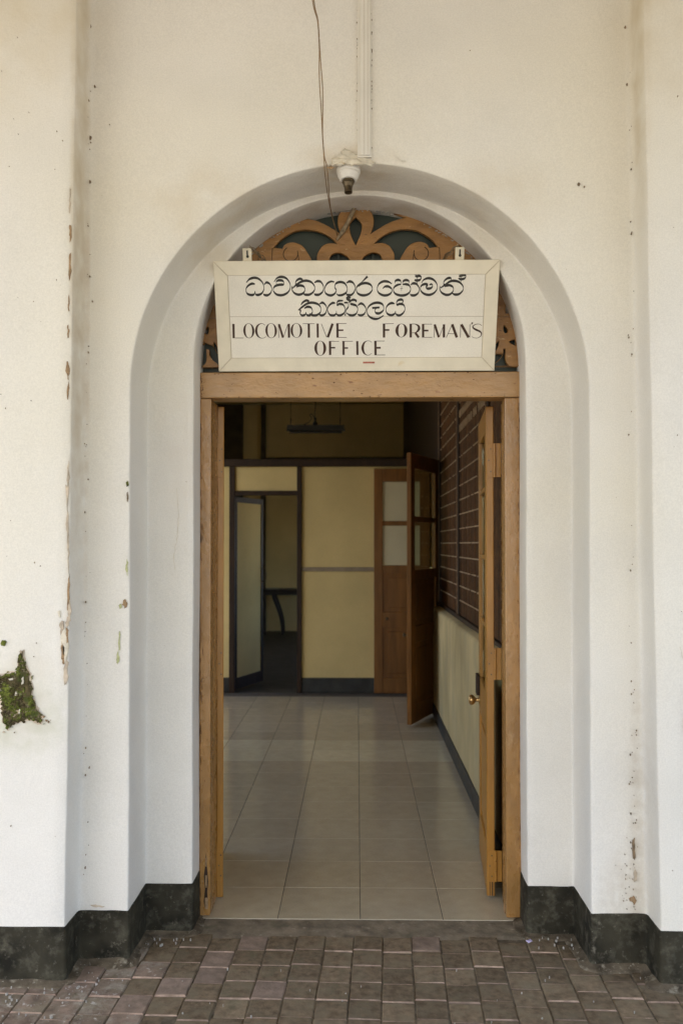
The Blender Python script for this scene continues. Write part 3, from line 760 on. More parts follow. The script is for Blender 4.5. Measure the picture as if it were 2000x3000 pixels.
# hairline cracks
def crack(pts, y, w=0.0011):
    P = catmull([Vector((x, 0, z)) for x, z in pts], 8)
    bm = bmesh.new()
    pr = None
    for i, p in enumerate(P):
        j = 0.004 * n3(p.x, 0, p.z, 60, 2)
        ww = w * (0.5 + 0.8 * abs(n3(p.x, 1, p.z, 30, 4)))
        cur = [bm.verts.new((p.x + j - ww, y, p.z)), bm.verts.new((p.x + j + ww, y, p.z))]
        if pr:
            bm.faces.new((pr[0], cur[0], cur[1], pr[1]))
        pr = cur
    obj('hairline_crack', bm, 'dab', station)
FC = YC - 0.0035
crack([(-0.70, 1.72), (-0.695, 1.62), (-0.70, 1.53), (-0.712, 1.45), (-0.708, 1.40)], FC)
crack([(1.10, 1.15), (1.13, 1.02), (1.11, 0.88), (1.14, 0.74)], FA)

# unseen canopy over the platform, its reach and tint shaped for the wall's light
canopy = thing('platform_canopy', (0, 0, 3.86), 'unseen cream boarded canopy roof over the platform in front of the wall', 'canopy')
box('roof_deck', -3.6, 3.6, -5.0, 3.20, 3.86, 3.95, 'canopy', canopy, 0)
box('fascia_board', -3.6, 3.6, -5.12, -5.00, 3.72, 4.05, 'canopy', canopy, 0.004)

# ------------------------------------------------------------------ ground: platform, brick pavement, cement threshold
g = obj('platform_ground', bx(bmesh.new(), -70, 70, -90, 2.0, -0.22, -0.055), 'platform', None, kind='structure')
g2 = obj('station_ground', bx(bmesh.new(), -70, 70, 3.9, 80, -0.22, -0.06), 'station_ground', None, kind='structure')

pav = bpy.data.objects.new('pavement', None)
COL.objects.link(pav)
pav['kind'] = 'structure'
box('bedding', -4.6, 4.6, 1.6, 3.66, -0.20, -0.0078, 'soil', pav, 0)
BW, BL, GAP = 0.1085, 0.121, 0.0022
def brick_mesh(seed):
    rr = random.Random(seed)
    bm = bmesh.new()
    w, l, h = BW - GAP, BL - GAP, 0.05
    bx(bm, -w / 2, w / 2, -l / 2, l / 2, -h, 0)
    top = [e for e in bm.edges if all(v.co.z > -1e-4 for v in e.verts)]
    bmesh.ops.bevel(bm, geom=top, offset=0.0042, segments=1, affect='EDGES')
    bm.normal_update()
    for v in bm.verts:
        v.co += Vector((rr.uniform(-1, 1), rr.uniform(-1, 1), rr.uniform(-.6, .6))) * 0.0012
    bm.normal_update()
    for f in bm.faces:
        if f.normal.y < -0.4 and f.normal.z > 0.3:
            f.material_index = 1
    me = bpy.data.meshes.new('brick')
    bm.to_mesh(me)
    bm.free()
    return me
protos, lil = [], []
for s in range(7):
    me = brick_mesh(s)
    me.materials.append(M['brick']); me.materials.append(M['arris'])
    protos.append(me)
for s in range(2):
    me = brick_mesh(20 + s)
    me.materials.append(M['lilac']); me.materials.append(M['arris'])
    lil.append(me)
limed = []
for s in range(4):
    me = brick_mesh(40 + s)
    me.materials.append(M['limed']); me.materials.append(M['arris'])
    limed.append(me)
rb = random.Random(8)
yaw = R(-2.0)
cols = range(-13, 14)
for c in cols:
    offy = rb.uniform(0, BL) if c % 2 else rb.uniform(-0.02, 0.03)
    for r_ in range(0, 9):
        lx = c * BW + 0.045
        ly = -0.055 - r_ * BL - offy * 0.75
        x = lx * math.cos(yaw) - ly * math.sin(yaw)
        y = 3.52 + lx * math.sin(yaw) * 0.15 + ly * math.cos(yaw)
        if y > 3.52 or y < 2.55:
            continue
        if abs(x) > 0.86 and y > 3.27 or abs(x) > 1.02 and y > 3.13:
            continue
        me = rb.choice(protos)
        if (c, r_) in ((-5, 1), (-5, 2), (-6, 3), (-4, 0), (-7, 4)) or rb.random() < 0.015:
            me = rb.choice(lil)
        elif x < -0.80 + 0.15 * rb.random():
            me = rb.choice(limed)
        o = bpy.data.objects.new('brick', me)
        COL.objects.link(o)
        o.parent = pav
        dip = -0.004 * abs(n3(x, y, 0, 3, 2))
        o.location = (x, y, -0.002 + dip + rb.uniform(-0.0034, 0.0020))
        o.rotation_euler = (rb.gauss(0.006, 0.008), rb.gauss(0, 0.008), yaw + rb.gauss(0, 0.012))
# bricks out of the picture, joined
bm = bmesh.new()
for c in list(range(-40, -13)) + list(range(14, 41)) + list(cols):
    for r_ in range(0, 16):
        x = c * BW + 0.045
        y = 3.10 - r_ * BL - (0.06 if c % 2 else 0)
        if y < 1.75 or (c in cols and y > 2.46):
            continue
        bx(bm, x - BW / 2 + 0.002, x + BW / 2 - 0.002, y - BL / 2 + 0.002, y + BL / 2 - 0.002, -0.05, -0.003 + rb.uniform(-.002, .002))
obj('far_bricks', bm, 'brick', pav, kind='stuff')

# cement threshold in front of the tiles, feathering down to the bricks
def heave(x, y):
    return 0.0025 * n3(x, y, 0, 9, 5) + 0.0016 * n3(x, y, 0, 33, 6)
bm = bmesh.new()
nx_, ny_ = 70, 12
g_ = []
for j in range(ny_ + 1):
    f = j / ny_
    row = []
    for i in range(nx_ + 1):
        x = -0.70 + 1.42 * i / nx_
        y = 3.656 - 0.24 * f - 0.006 * n3(x, 0, 0, 6, 7) * f
        z = -0.0020 - 0.0035 * min(1, f * 1.5) - 0.012 * max(0, f - 0.62) / 0.38 + heave(x, y) * (0.25 + 0.75 * f) - (0.010 if f > 0.97 else 0)
        row.append(bm.verts.new((x, y, z)))
    g_.append(row)
for a, b in zip(g_, g_[1:]):
    for k in range(nx_):
        bm.faces.new((a[k], b[k], b[k + 1], a[k + 1]))
obj('cement_threshold', bm, 'cement', pav, smooth=True, angle=60)

# mortar fillets swept up against the foot of the wall
for right in (False, True):
    bm = bmesh.new()
    P = skirt_profile(right, 0.0, 0.0)
    rws = []
    for d, h in ((-0.004, 0.020), (0.004, 0.014), (0.011, 0.0085), (0.020, 0.0045), (0.031, 0.0015), (0.042, -0.004), (0.048, -0.02)):
        Q = skirt_profile(right, 0.0, d)
        row = []
        for (x, y, _z), (x0, y0, _q) in zip(Q, P):
            k = 0.75 + 0.75 * n3(x0, y0, 0, 6, 3)
            stepb = 1.25 if y0 < 3.5 else 0.8
            hh = h * max(0.25, k) * stepb if h > 0 else h
            dd = 0.012 * n3(x0, y0, d, 15, 8) + 0.006 * n3(x0, y0, d, 42, 9) if d > 0.008 else 0
            row.append(bm.verts.new((x + dd, y - abs(dd), hh + 0.005 * n3(x, y, 0, 40, 2) + 0.003 * n3(x, y, 0, 90, 2) - 0.002)))
        rws.append(row)
    for a, b in zip(rws, rws[1:]):
        for k in range(len(a) - 1):
            bm.faces.new((a[k], a[k + 1], b[k + 1], b[k]))
    obj('mortar_fillet', bm, 'fillet', pav, smooth=True, angle=60)

# ------------------------------------------------------------------ door frame
frame = thing('door_frame', (0.0, 3.70, 0.0), 'tan gloss painted timber frame round the open doorway under the arch', 'door frame')
XL, XR = -0.637, 0.658
ZL0, ZL1 = 2.095, 2.199
def jamb(x_out, x_in, s):
    bm = bmesh.new()
    a, b = sorted((x_out, x_in))
    bx(bm, a, b, YF, 3.748, 0.002, ZL0 - 0.0015, 0.004, 2)
    c, d = sorted((x_out, x_in - s * (0.0012 if s > 0 else 0.013)))
    bx(bm, c, d, 3.7485, 3.856, 0.002, ZL0 - 0.0015, 0.002)
    for v in bm.verts:                       # slight waviness of old timber
        v.co.x += 0.0012 * n3(v.co.x, 0, v.co.z, 2, 3)
    return obj('jamb', bm, 'tan', frame)
jamb(XL, -0.592, 1)
jamb(XR, 0.598, -1)
bm = bmesh.new()
bx(bm, XL - 0.002, XR + 0.002, YF - 0.003, 3.748, ZL0, ZL1, 0.004, 2)
bx(bm, XL, XR, 3.7485, 3.856, ZL0 + 0.012, ZL1, 0.002)
obj('lintel', bm, 'tan_h', frame)
# rotten split at the foot of one jamb
bm = bmesh.new()
pts = [(-0.612, 0.03), (-0.600, 0.05), (-0.603, 0.10), (-0.599, 0.14), (-0.604, 0.20), (-0.609, 0.255), (-0.612, 0.20), (-0.617, 0.16), (-0.612, 0.11), (-0.617, 0.06)]
prism(bm, pts, YF - 0.0008, YF + 0.004)
obj('rotten_split', bm, 'darkbrown', frame)
for (x, z0, z1, w) in ((-0.6075, 0.115, 0.165, 0.004), (-0.608, 0.20, 0.235, 0.003), (-0.606, 0.03, 0.075, 0.006)):
    box('bare_splinter', x - w, x + w, YF - 0.003, YF - 0.0002, z0, z1, 'scar', frame, 0.001)

# chipped gloss paint
bm = bmesh.new()
rc = random.Random(31)
def chip_at(x, y, z, sx, sz):
    k = 7
    top = [bm.verts.new((x + math.cos(6.283 * i / k) * sx * rc.uniform(.4, 1.1), y - 0.0009, z + math.sin(6.283 * i / k) * sz * rc.uniform(.4, 1.1))) for i in range(k)]
    bot = [bm.verts.new((v.co.x, y + 0.002, v.co.z)) for v in top]
    bm.faces.new(top)
    for i in range(k):
        bm.faces.new((top[i], top[(i + 1) % k], bot[(i + 1) % k], bot[i]))
for _ in range(95):
    s = rc.choice((0.001, 0.0015, 0.002, 0.0032))
    chip_at(rc.uniform(XL + 0.01, XR - 0.01), YF - 0.003, rc.choice((rc.uniform(ZL0 + .004, ZL1 - .004), ZL0 + abs(rc.gauss(0.006, 0.006)), ZL1 - abs(rc.gauss(0.004, 0.008)))), s * rc.uniform(1, 2.2), s)
for _ in range(34):
    chip_at(XL + abs(rc.gauss(0.004, 0.005)), YF - 0.003, rc.uniform(ZL0 + .005, ZL1 - .008), rc.uniform(.001, .004), rc.uniform(.001, .004))
for _ in range(60):
    z = rc.uniform(0.05, ZL0 - 0.02)
    chip_at(XL + abs(rc.gauss(0.003, 0.004)) + .002, YF, z, rc.uniform(.001, .0025), rc.uniform(.004, .03))
for _ in range(44):
    z = rc.uniform(0.05, ZL0 - 0.02)
    chip_at(XR - abs(rc.gauss(0.003, 0.004)) - .002, YF, z, rc.uniform(.0008, .002), rc.uniform(.003, .02))
for _ in range(40):
    x = rc.choice((rc.uniform(XL + .006, -0.597), rc.uniform(0.603, XR - .006)))
    chip_at(x, YF, rc.uniform(0.05, 2.05), rc.uniform(.0006, .0015), rc.uniform(.001, .006))
chip_at(-0.628, YF, 0.88, 0.003, 0.028)
chip_at(-0.627, YF, 0.92, 0.002, 0.016)
obj('paint_chips', bm, 'chip', frame, kind='stuff')
for x0, x1 in ((XL + .001, -0.594), (0.600, XR - .001)):
    box('open_joint', x0, x1, YF - 0.0012, YF + 0.01, ZL0 - 0.0016, ZL0 - 0.0001, 'chip', frame, 0)

# ------------------------------------------------------------------ fanlight: fretwork board with panes behind
fan = thing('fanlight', (0.0, 3.70, 2.2), 'semicircular copper brown fretwork fanlight cut with scrolls and a centre leaf', 'fanlight')
def cur2d(splines, depth, bev):
    cu = bpy.data.curves.new('fretwork', 'CURVE')
    cu.dimensions = '2D'
    cu.fill_mode = 'BOTH'
    cu.extrude = depth / 2
    cu.bevel_depth = bev
    cu.bevel_resolution = 0
    for pts in splines:
        s = cu.splines.new('POLY')
        s.points.add(len(pts) - 1)
        for p, (x, y) in zip(s.points, pts):
            p.co = (x, y, 0, 1)
        s.use_cyclic_u = True
    o = bpy.data.objects.new('tmp', cu)
    COL.objects.link(o)
    dg = bpy.context.evaluated_depsgraph_get()
    me = bpy.data.meshes.new_from_object(o.evaluated_get(dg))
    bpy.data.objects.remove(o)
    bm = bmesh.new()
    bm.from_mesh(me)
    bmesh.ops.remove_doubles(bm, verts=bm.verts, dist=1e-5)
    bpy.data.meshes.remove(me)
    return bm
def smooth_closed(pts, n=3):
    out = []
    m = len(pts)
    for i in range(m):
        a, b, c, d = (Vector(pts[(i + k) % m]) for k in (-1, 0, 1, 2))
        ang = (b - a).angle(c - b, 0)
        ang2 = (c - b).angle(d - c, 0)
        out.append(tuple(b))
        if ang < 1.0 and ang2 < 1.0:
            for k in range(1, n):
                t = k / n
                q = 0.5 * ((2 * b) + (c - a) * t + (2 * a - 5 * b + 4 * c - d) * t * t + (3 * b - a - 3 * c + d) * t ** 3)
                out.append(tuple(q))
    return out
XM = -0.0043
holes = []
for h in HR + HS:
    hh = [(x / 1000, z / 1000) for x, z in h]
    holes.append(hh)
    holes.append([(2 * XM - x, z) for x, z in hh][::-1])
holes.append([(x / 1000, z / 1000) for x, z in HL])
rim = [(CXC + 0.66 * math.cos(math.pi * i / 60), 2.222 + 0.658 * math.sin(math.pi * i / 60)) for i in range(61)]
rim = [(0.668, 2.2022)] + rim + [(-0.648, 2.2022)]
bm = cur2d([rim] + [smooth_closed(h) for h in holes], 0.020, 0.0016)
bm.transform(Matrix.Translation((0, 3.700, 0)) @ Matrix.Rotation(R(90), 4, 'X'))
fret = obj('fretwork', bm, 'copper', fan)
# scroll grooves and eye bosses that sit in the fretwork
def ring_line(pts, rad, name, m):
    bm = bmesh.new()
    tube(bm, [(x, 3.6875, z) for x, z in pts], rad, 5)
    return obj(name, bm, m, fan)
for s in (1, -1):
    cx_, cz_, r0 = 0.262, 2.687, 0.0295
    mx = lambda x: XM + s * (x - XM)
    pts = [(mx(cx_ - r0 * 0.95), cz_ + 0.013), (mx(cx_ - r0 * 1.02), cz_ + 0.004)]
    for i in range(20):
        a = math.pi * (1.0 + 1.35 * i / 19)
        pts.append((mx(cx_ + r0 * math.cos(a)), cz_ + r0 * math.sin(a)))
    ring_line(pts, 0.0016, 'scroll_groove', 'darkbrown')
    ring_line([(mx(0.228), 2.652), (mx(0.229), 2.672), (mx(0.233), 2.690)], 0.0014, 'scroll_groove', 'darkbrown')
    ring_line([(mx(0.337), 2.64), (mx(0.338), 2.675), (mx(0.336), 2.712)], 0.0013, 'board_joint', 'darkbrown')
    ring_line([(mx(0.394), 2.64), (mx(0.393), 2.70)], 0.0013, 'board_joint', 'darkbrown')
    ring_line([(mx(0.560), 2.424), (mx(0.62), 2.426)], 0.0012, 'board_joint', 'bead')
# pane and glazing bars behind the board
bm = bmesh.new()
prism(bm, [(CXC + 0.662 * math.cos(math.pi * i / 40), 2.206 + 0.668 * math.sin(math.pi * i / 40)) for i in range(41)], 3.733, 3.738)
obj('pane', bm, 'pane', fan)
for x in (-0.36, -0.075, 0.067, 0.35):
    zt = 2.20 + math.sqrt(0.655 ** 2 - (x - CXC) ** 2)
    box('glazing_bar', x - 0.006, x + 0.006, 3.719, 3.7325, 2.21, zt, 'pane', fan, 0.001)
# flaked white putty along the top rim of the board
bm = bmesh.new()
rp = random.Random(3)
for i in range(120):
    a = rp.choice((rp.uniform(0.5, 1.25), rp.uniform(1.3, 1.85), rp.uniform(1.85, 2.7)))
    if not ((0.62 < a < 1.15) or (1.32 < a < 1.78) or (1.95 < a < 2.7)):
        continue
    rr = 0.642 + rp.uniform(-0.004, 0.0005)
    x, z = CXC + rr * math.cos(a), 2.222 + rr * math.sin(a)
    s = rp.uniform(0.0015, 0.005)
    bx(bm, x - s, x + s, 3.684, 3.690, z - s * 0.4, z + s * 0.4)
obj('putty_flakes', bm, 'lime', fan, kind='stuff')

# ------------------------------------------------------------------ office sign
SA = math.atan2(0.155, 0.401)
sign = thing('office_sign', (-0.0022, 3.661, 2.2005), "white framed signboard lettered LOCOMOTIVE FOREMAN'S OFFICE leaning forward above the doorway", 'sign', rotx=SA)
SW, SH, RW = 0.5565, 0.430, 0.053
box('panel', -SW + 0.02, SW - 0.02, 0.005, 0.014, 0.02, SH - 0.02, 'sign', sign, 0.0, world=False)
def rail(pts):
    bm = bmesh.new()
    prism(bm, pts, 0.0, 0.020)
    es = [e for e in bm.edges if all(v.co.y < 1e-6 for v in e.verts)]
    bmesh.ops.bevel(bm, geom=es, offset=0.0018, segments=2, affect='EDGES')
    obj('frame_rail', bm, 'sign_rail', sign, world=False)
e = 0.0004
rail([(-SW, SH), (-SW + RW, SH - RW), (SW - RW, SH - RW), (SW, SH)])
rail([(-SW, 0), (SW, 0), (SW - RW, RW), (-SW + RW, RW)])
rail([(-SW, e), (-SW + RW - e, RW + e), (-SW + RW - e, SH - RW - e), (-SW, SH - e)])
rail([(SW, e), (SW, SH - e), (SW - RW + e, SH - RW - e), (SW - RW + e, RW + e)])

class Ink:
    """flat painted strokes on the sign panel, each a hair above the one before"""
    def __init__(self):
        self.bm = bmesh.new()
        self.y = 0.0046
    def lay(self, left, right):
        self.y -= 0.00003
        a = [self.bm.verts.new((p[0], self.y, p[1])) for p in left]
        b = [self.bm.verts.new((p[0], self.y, p[1])) for p in right]
        for i in range(len(a) - 1):
            self.bm.faces.new((a[i], b[i], b[i + 1], a[i + 1]))
    def stroke(self, pts, w):
        P = [Vector(p) for p in pts]
        L_, R_ = [], []
        for i, p in enumerate(P):
            t = (P[min(i + 1, len(P) - 1)] - P[max(i - 1, 0)]).normalized()
            n = Vector((-t.y, t.x))
            ww = w(t, i / (len(P) - 1)) / 2 if callable(w) else (w[i] / 2)
            L_.append(p + n * ww)
            R_.append(p - n * ww)
        self.lay(L_, R_)
    def brush(self, pts, thick=0.0102, thin=0.0024):
        P = catmull([Vector((x / 1000, z / 1000)) for x, z in pts], 7)
        def w(t, f):
            v = thin + (thick - thin) * abs(t.x) ** 1.7
            return v * min(1, 0.55 + 4 * min(f, 1 - f))
        self.stroke(P, w)
    def bar(self, p, q, w0, w1):
        P = [Vector((p[0] / 1000, p[1] / 1000)), Vector((q[0] / 1000, q[1] / 1000))]
        self.stroke(P, [w0 / 1000, w1 / 1000])
    def ring(self, x, z, rx, rz, th):
        x, z, rx, rz, th = (v / 1000 for v in (x, z, rx, rz, th))
        n = 40
        o, i_ = [], []
        for k in range(n + 1):
            a = 2 * math.pi * k / n
            o.append((x + rx * math.cos(a), z + rz * math.sin(a)))
            c, s = math.cos(a), math.sin(a)
            i_.append((x + (rx - th) * math.copysign(abs(c) ** 0.8, c), z + (rz - 0.0016) * math.copysign(abs(s) ** 0.9, s)))
        self.lay(o, i_)
    def curve(self, pts):
        P = catmull([Vector((x / 1000, z / 1000, w / 1000)) for x, z, w in pts], 7)
        Q = [Vector((p.x, p.y)) for p in P]
        self.stroke(Q, [max(0.0008, p.z) for p in P])
    def done(self, name, m):
        me = bpy.data.meshes.new(name)
        self.bm.normal_update()
        self.bm.to_mesh(me)
        self.bm.free()
        link(name, me, m, sign)
for strokes, bars in ((L1[:11], L1B[:1]), (L1[11:], L1B[1:]), (L2, L2B)):
    k = Ink()
    for s in strokes:
        k.brush(s)
    for p, q, w0, w1 in bars:
        k.bar(p, q, w0, w1)
    k.done('lettering', 'ink')
def words(E_):
    lo = {q: [v for v in E_[q] if (v[0][0] if q != 'rings' else v[0]) < 60] for q in E_}
    hi = {q: [v for v in E_[q] if (v[0][0] if q != 'rings' else v[0]) >= 60] for q in E_}
    return [lo, hi]
for E_ in words(E1) + [E2]:
    k = Ink()
    for p, q, w0, w1 in E_['bars']:
        k.bar(p, q, w0, w1)
    for r_ in E_['rings']:
        k.ring(*r_)
    for c_ in E_['curves']:
        k.curve(c_)
    k.done('lettering', 'ink_brown')
k = Ink()
k.bar((-503, 217.5), (502, 215), 1.5, 1.5)
w2, z0_, z1_ = SW * 1000 - 53.4, 53.4, 430 - 53.4
for p, q in (((-w2, z0_), (w2, z0_)), ((-w2, z1_), (w2, z1_)), ((-w2, z0_), (-w2, z1_)), ((w2, z0_), (w2, z1_))):  # thin gap and shade inside the frame rails, drawn as brown strokes
    k.bar(p, q, 1.7, 1.7)
k.done('ruled_and_shadow_lines', 'rule')
for sx in (-1, 1):
    for za, zb in ((2, 53), (428, 377)):
        k = Ink()
        k.y = -0.0003
        k.bar((sx * (SW * 1000 - 2), za), (sx * (SW * 1000 - 52), zb), 1.1, 1.3)
        k.done('mitre_joint', 'rule')
bm = bmesh.new()
bx(bm, 0.027, 0.074, -0.0004, 0.001, 0.031, 0.038)
obj('paint_smear', bm, 'red', sign, world=False)
for x in (-0.425, 0.402):
    bm = bmesh.new()
    w, h0, h1 = 0.0175, SH - 0.02, SH + 0.047
    bx(bm, x - w, x + w, 0.0205, 0.0235, h0, h1, 0.0008)
    p = obj('hanger_plate', bm, 'white_metal', sign, world=False)
    bm = bmesh.new()
    lathe(bm, [(0.0055, 0.0195), (0.0055, 0.0207)], (x + 0.001, 0, h1 - 0.031), 'Y', 12)
    bx(bm, x - 0.0025, x + 0.0035, 0.0196, 0.0206, h1 - 0.030, h1 - 0.008)
    obj('keyhole', bm, 'ink', p, world=False)

# dusty binding wire that ties the sign back to the fretwork, both sides
for s, wx, lab in ((-1, -0.425, 'tangled rusty binding wire tying the left hanger plate of the signboard to the fretwork'), (1, 0.402, 'tangled rusty binding wire tying the right hanger plate of the signboard to the fretwork')):
    bm = bmesh.new()
    rr = random.Random(5 + s)
    for q in range(4):
        pts = []
        for i in range(9):
            f = i / 8
            x = wx - s * (0.012 + 0.085 * f) + rr.uniform(-.006, .006)
            pts.append((x, 3.50 + 0.185 * min(1, f * 1.6) + rr.uniform(-.004, .004), 2.655 - 0.015 * f + rr.uniform(-.009, .010)))
        tube(bm, catmull([Vector(p) for p in pts], 3), 0.0017, 5)
    tag(obj('binding_wire', bm, 'tape'), lab, 'wire', 'binding wires behind the signboard')

# ------------------------------------------------------------------ lamp holder, trunking and flex over the arch
lamp = thing('lamp_holder', (-0.031, 3.318, 2.888), 'white porcelain batten lamp holder with a bulbless dark socket at the arch crown', 'lamp holder', rotx=R(-9))
bm = lathe(bmesh.new(), [(0.030, 0.006), (0.041, 0.0), (0.0445, -0.010), (0.0445, -0.020), (0.042, -0.0245), (0.0395, -0.026), (0.0405, -0.031), (0.0395, -0.036), (0.034, -0.042), (0.0325, -0.050), (0.028, -0.054)], n=32)
obj('porcelain_base', bm, 'porcelain', lamp, world=False, smooth=True, angle=40)
bm = lathe(bmesh.new(), [(0.0225, -0.052), (0.0225, -0.060), (0.0195, -0.062), (0.0205, -0.066), (0.0175, -0.071), (0.0165, -0.078), (0.0145, -0.080), (0.0140, -0.096), (0.0150, -0.098), (0.0150, -0.101), (0.0115, -0.1012), (0.0110, -0.092)], n=24)
obj('socket', bm, 'brass_dark', lamp, world=False, smooth=True, angle=40)

tr = thing('cable_trunking', (0.028, 3.26, 2.9), 'white painted cable trunking running down the wall to the arch crown', 'trunking')
bm = bmesh.new()
bx(bm, 0.003, 0.0525, 3.258, 3.271, 2.900, 4.24, 0.0008)
obj('backing_strip', bm, 'trunk', tr)
bm = bmesh.new()
bx(bm, 0.0135, 0.0475, 3.2505, 3.2578, 2.9045, 4.24, 0.0018, 2)
obj('cover', bm, 'trunk', tr)
bm = bmesh.new()
bx(bm, 0.0265, 0.0275, 3.2498, 3.2512, 2.906, 4.24)
bx(bm, 0.0395, 0.0403, 3.2498, 3.2512, 2.906, 4.24)
obj('groove', bm, 'rule', tr)

flex = thing('twin_flex', (-0.115, 3.24, 2.9), 'pair of thin brown flex wires hanging loosely down into the fanlight', 'cable')
base = [(-0.205, 3.12, 4.24), (-0.185, 3.17, 3.70), (-0.155, 3.20, 3.441), (-0.139, 3.20, 3.367), (-0.133, 3.20, 3.28), (-0.130, 3.20, 3.195), (-0.126, 3.20, 3.121), (-0.1235, 3.21, 3.04), (-0.122, 3.22, 2.959), (-0.117, 3.235, 2.893), (-0.113, 3.25, 2.872), (-0.110, 3.30, 2.844), (-0.106, 3.42, 2.814), (-0.098, 3.55, 2.796), (-0.079, 3.68, 2.76)]
P = catmull([Vector(p) for p in base], 6)
for s in (1, -1):
    pts = []
    for i, p in enumerate(P):
        f = i / (len(P) - 1)
        g_ = 0.0038 * (0.55 + 0.45 * math.sin(f * 17 + 1)) + 0.0012
        ph = math.sin(f * 9.5 + 0.6)
        pts.append(p + Vector((s * g_ * (ph if abs(ph) > 0.25 else 0.25 * math.copysign(1, ph)), s * 0.002 * math.cos(f * 9.5), 0)))
    bm = bmesh.new()
    tube(bm, pts, 0.0019, 6)
    obj('wire', bm, 'wire', flex, smooth=True, angle=80)
bm = bmesh.new()
tube(bm, catmull([Vector(p) for p in ((-0.010, 3.672, 2.868), (-0.020, 3.668, 2.845), (-0.036, 3.672, 2.812), (-0.056, 3.676, 2.778), (-0.082, 3.684, 2.742))], 4), [0.008, 0.0082, 0.0085, 0.009, 0.009, 0.0085, 0.009, 0.008, 0.008, 0.0085, 0.009, 0.01, 0.01, 0.0085, 0.008, 0.006, 0.004][:17], 7)
tag(obj('tape_strap', bm, 'tape', smooth=True, angle=80), 'dusty twist of tape holding the flex against the centre of the fretwork', 'strap')

# ------------------------------------------------------------------ the office behind the door
TS = 0.331
floor = bpy.data.objects.new('floor', None)
COL.objects.link(floor)
floor['kind'] = 'structure'
box('grout_bed', -3.4, 0.95, 3.658, 9.16, -0.03, -0.0012, 'grout', floor, 0)
def tile_mesh(m):
    me = bpy.data.meshes.new('tile')
    bm = bx(bmesh.new(), -TS / 2 + 0.0014, TS / 2 - 0.0014, -TS / 2 + 0.0012, TS / 2 - 0.0012, -0.008, 0, 0)
    bmesh.ops.bevel(bm, geom=[e for e in bm.edges if all(v.co.z > -1e-5 for v in e.verts)], offset=0.0012, segments=1, affect='EDGES')
    bm.to_mesh(me)
    bm.free()
    me.materials.append(M[m])
    return me
tm = {False: tile_mesh('tile'), True: tile_mesh('tile_pale')}
bm = bmesh.new()
for r_ in range(17):
    bx(bm, -3.38, 0.665, 3.657 + TS * r_ - 0.0013, 3.657 + TS * r_ + 0.0013, -0.006, -0.0006)
obj('grout_lines', bm, 'grout_pale', floor, kind='stuff')
rt = random.Random(2)
for r_ in range(17):
    y = 3.657 + TS * (r_ + 0.5)
    if y + TS / 2 > 9.2:
        continue
    for c in range(7):
        x = 0.0135 + TS * (c - 4.5)
        o = bpy.data.objects.new('tile', tm[r_ in (8, 9)])
        COL.objects.link(o)
        o.parent = floor
        o.location = (x, y, rt.uniform(-0.0003, 0.0003))
        o.rotation_euler = (rt.gauss(0, 0.0006), rt.gauss(0, 0.0006), 0)
bm = bmesh.new()
for r_ in range(16):
    for c in range(6):
        x = 0.0135 + TS * (-5.5 - c)
        y = 3.657 + TS * (r_ + 0.5)
        bx(bm, x - .1644, x + .1644, y - .1644, y + .1644, -0.008, 0)
obj('far_tiles', bm, 'tile', floor, kind='stuff')
box('room_floor', -4.6, 1.6, 9.17, 16.0, -0.05, -0.004, 'floor_dark', floor, 0)

room = thing('room_wall', (-3.45, 6.5, 0), 'dim cream masonry walls enclosing the office, with tall window openings on one side and added unseen ones in the far room', 'wall')
bm = bmesh.new()
for (y0, y1, z0, z1) in ((3.85, 9.6, 0, 0.35), (3.85, 9.6, 3.10, 3.92), (3.85, 4.1, 0.35, 3.10), (5.6, 5.8, 0.35, 3.10), (7.3, 7.5, 0.35, 3.10), (9.0, 9.6, 0.35, 3.10)):
    bx(bm, -2.4, -2.2, y0, y1, z0, z1)
bx(bm, -3.6, -2.4, 9.4, 9.6, 0, 3.92)
for (y0, y1, z0, z1) in ((9.601, 15.84, 0, 1.2), (9.601, 15.84, 2.6, 3.92), (9.601, 10.0, 1.2, 2.6), (11.4, 15.84, 1.2, 2.6)):  # unseen far-room opening added to brighten the end wall
    bx(bm, -3.6, -3.4, y0, y1, z0, z1)
obj('side_wall', bm, 'roomwall', room)
box('end_wall', -3.6, 1.6, 15.70, 15.85, 0, 3.92, 'roomwall', room, 0)
box('dark_panel', -2.45, -1.97, 15.62, 15.698, 0, 3.92, 'dim_panel', room, 0.003)
box('timber_post', -1.66, -1.575, 15.62, 15.698, 0, 3.92, 'dim_panel', room, 0.003)
box('shade_band', -1.574, 0.94, 15.655, 15.698, 2.84, 3.00, 'dim_panel', room, 0.006)  # dark strip added in place of the shade above the partition
bm = bmesh.new()
for (y0, y1, z0, z1) in ((3.86, 9.7, 0, 3.92), (9.7, 13.4, 0, 0.9), (9.7, 13.4, 2.25, 3.92), (13.4, 15.70, 0, 3.92)):  # unseen low opening added to light the open panelled door
    bx(bm, 0.95, 1.05, y0, y1, z0, z1)
obj('backing_wall', bm, 'darkbrown', room)
ceil = obj('room_ceiling', bx(bmesh.new(), -3.7, 1.6, 3.86, 15.8, 3.92, 4.05), 'roomwall', None, kind='structure')

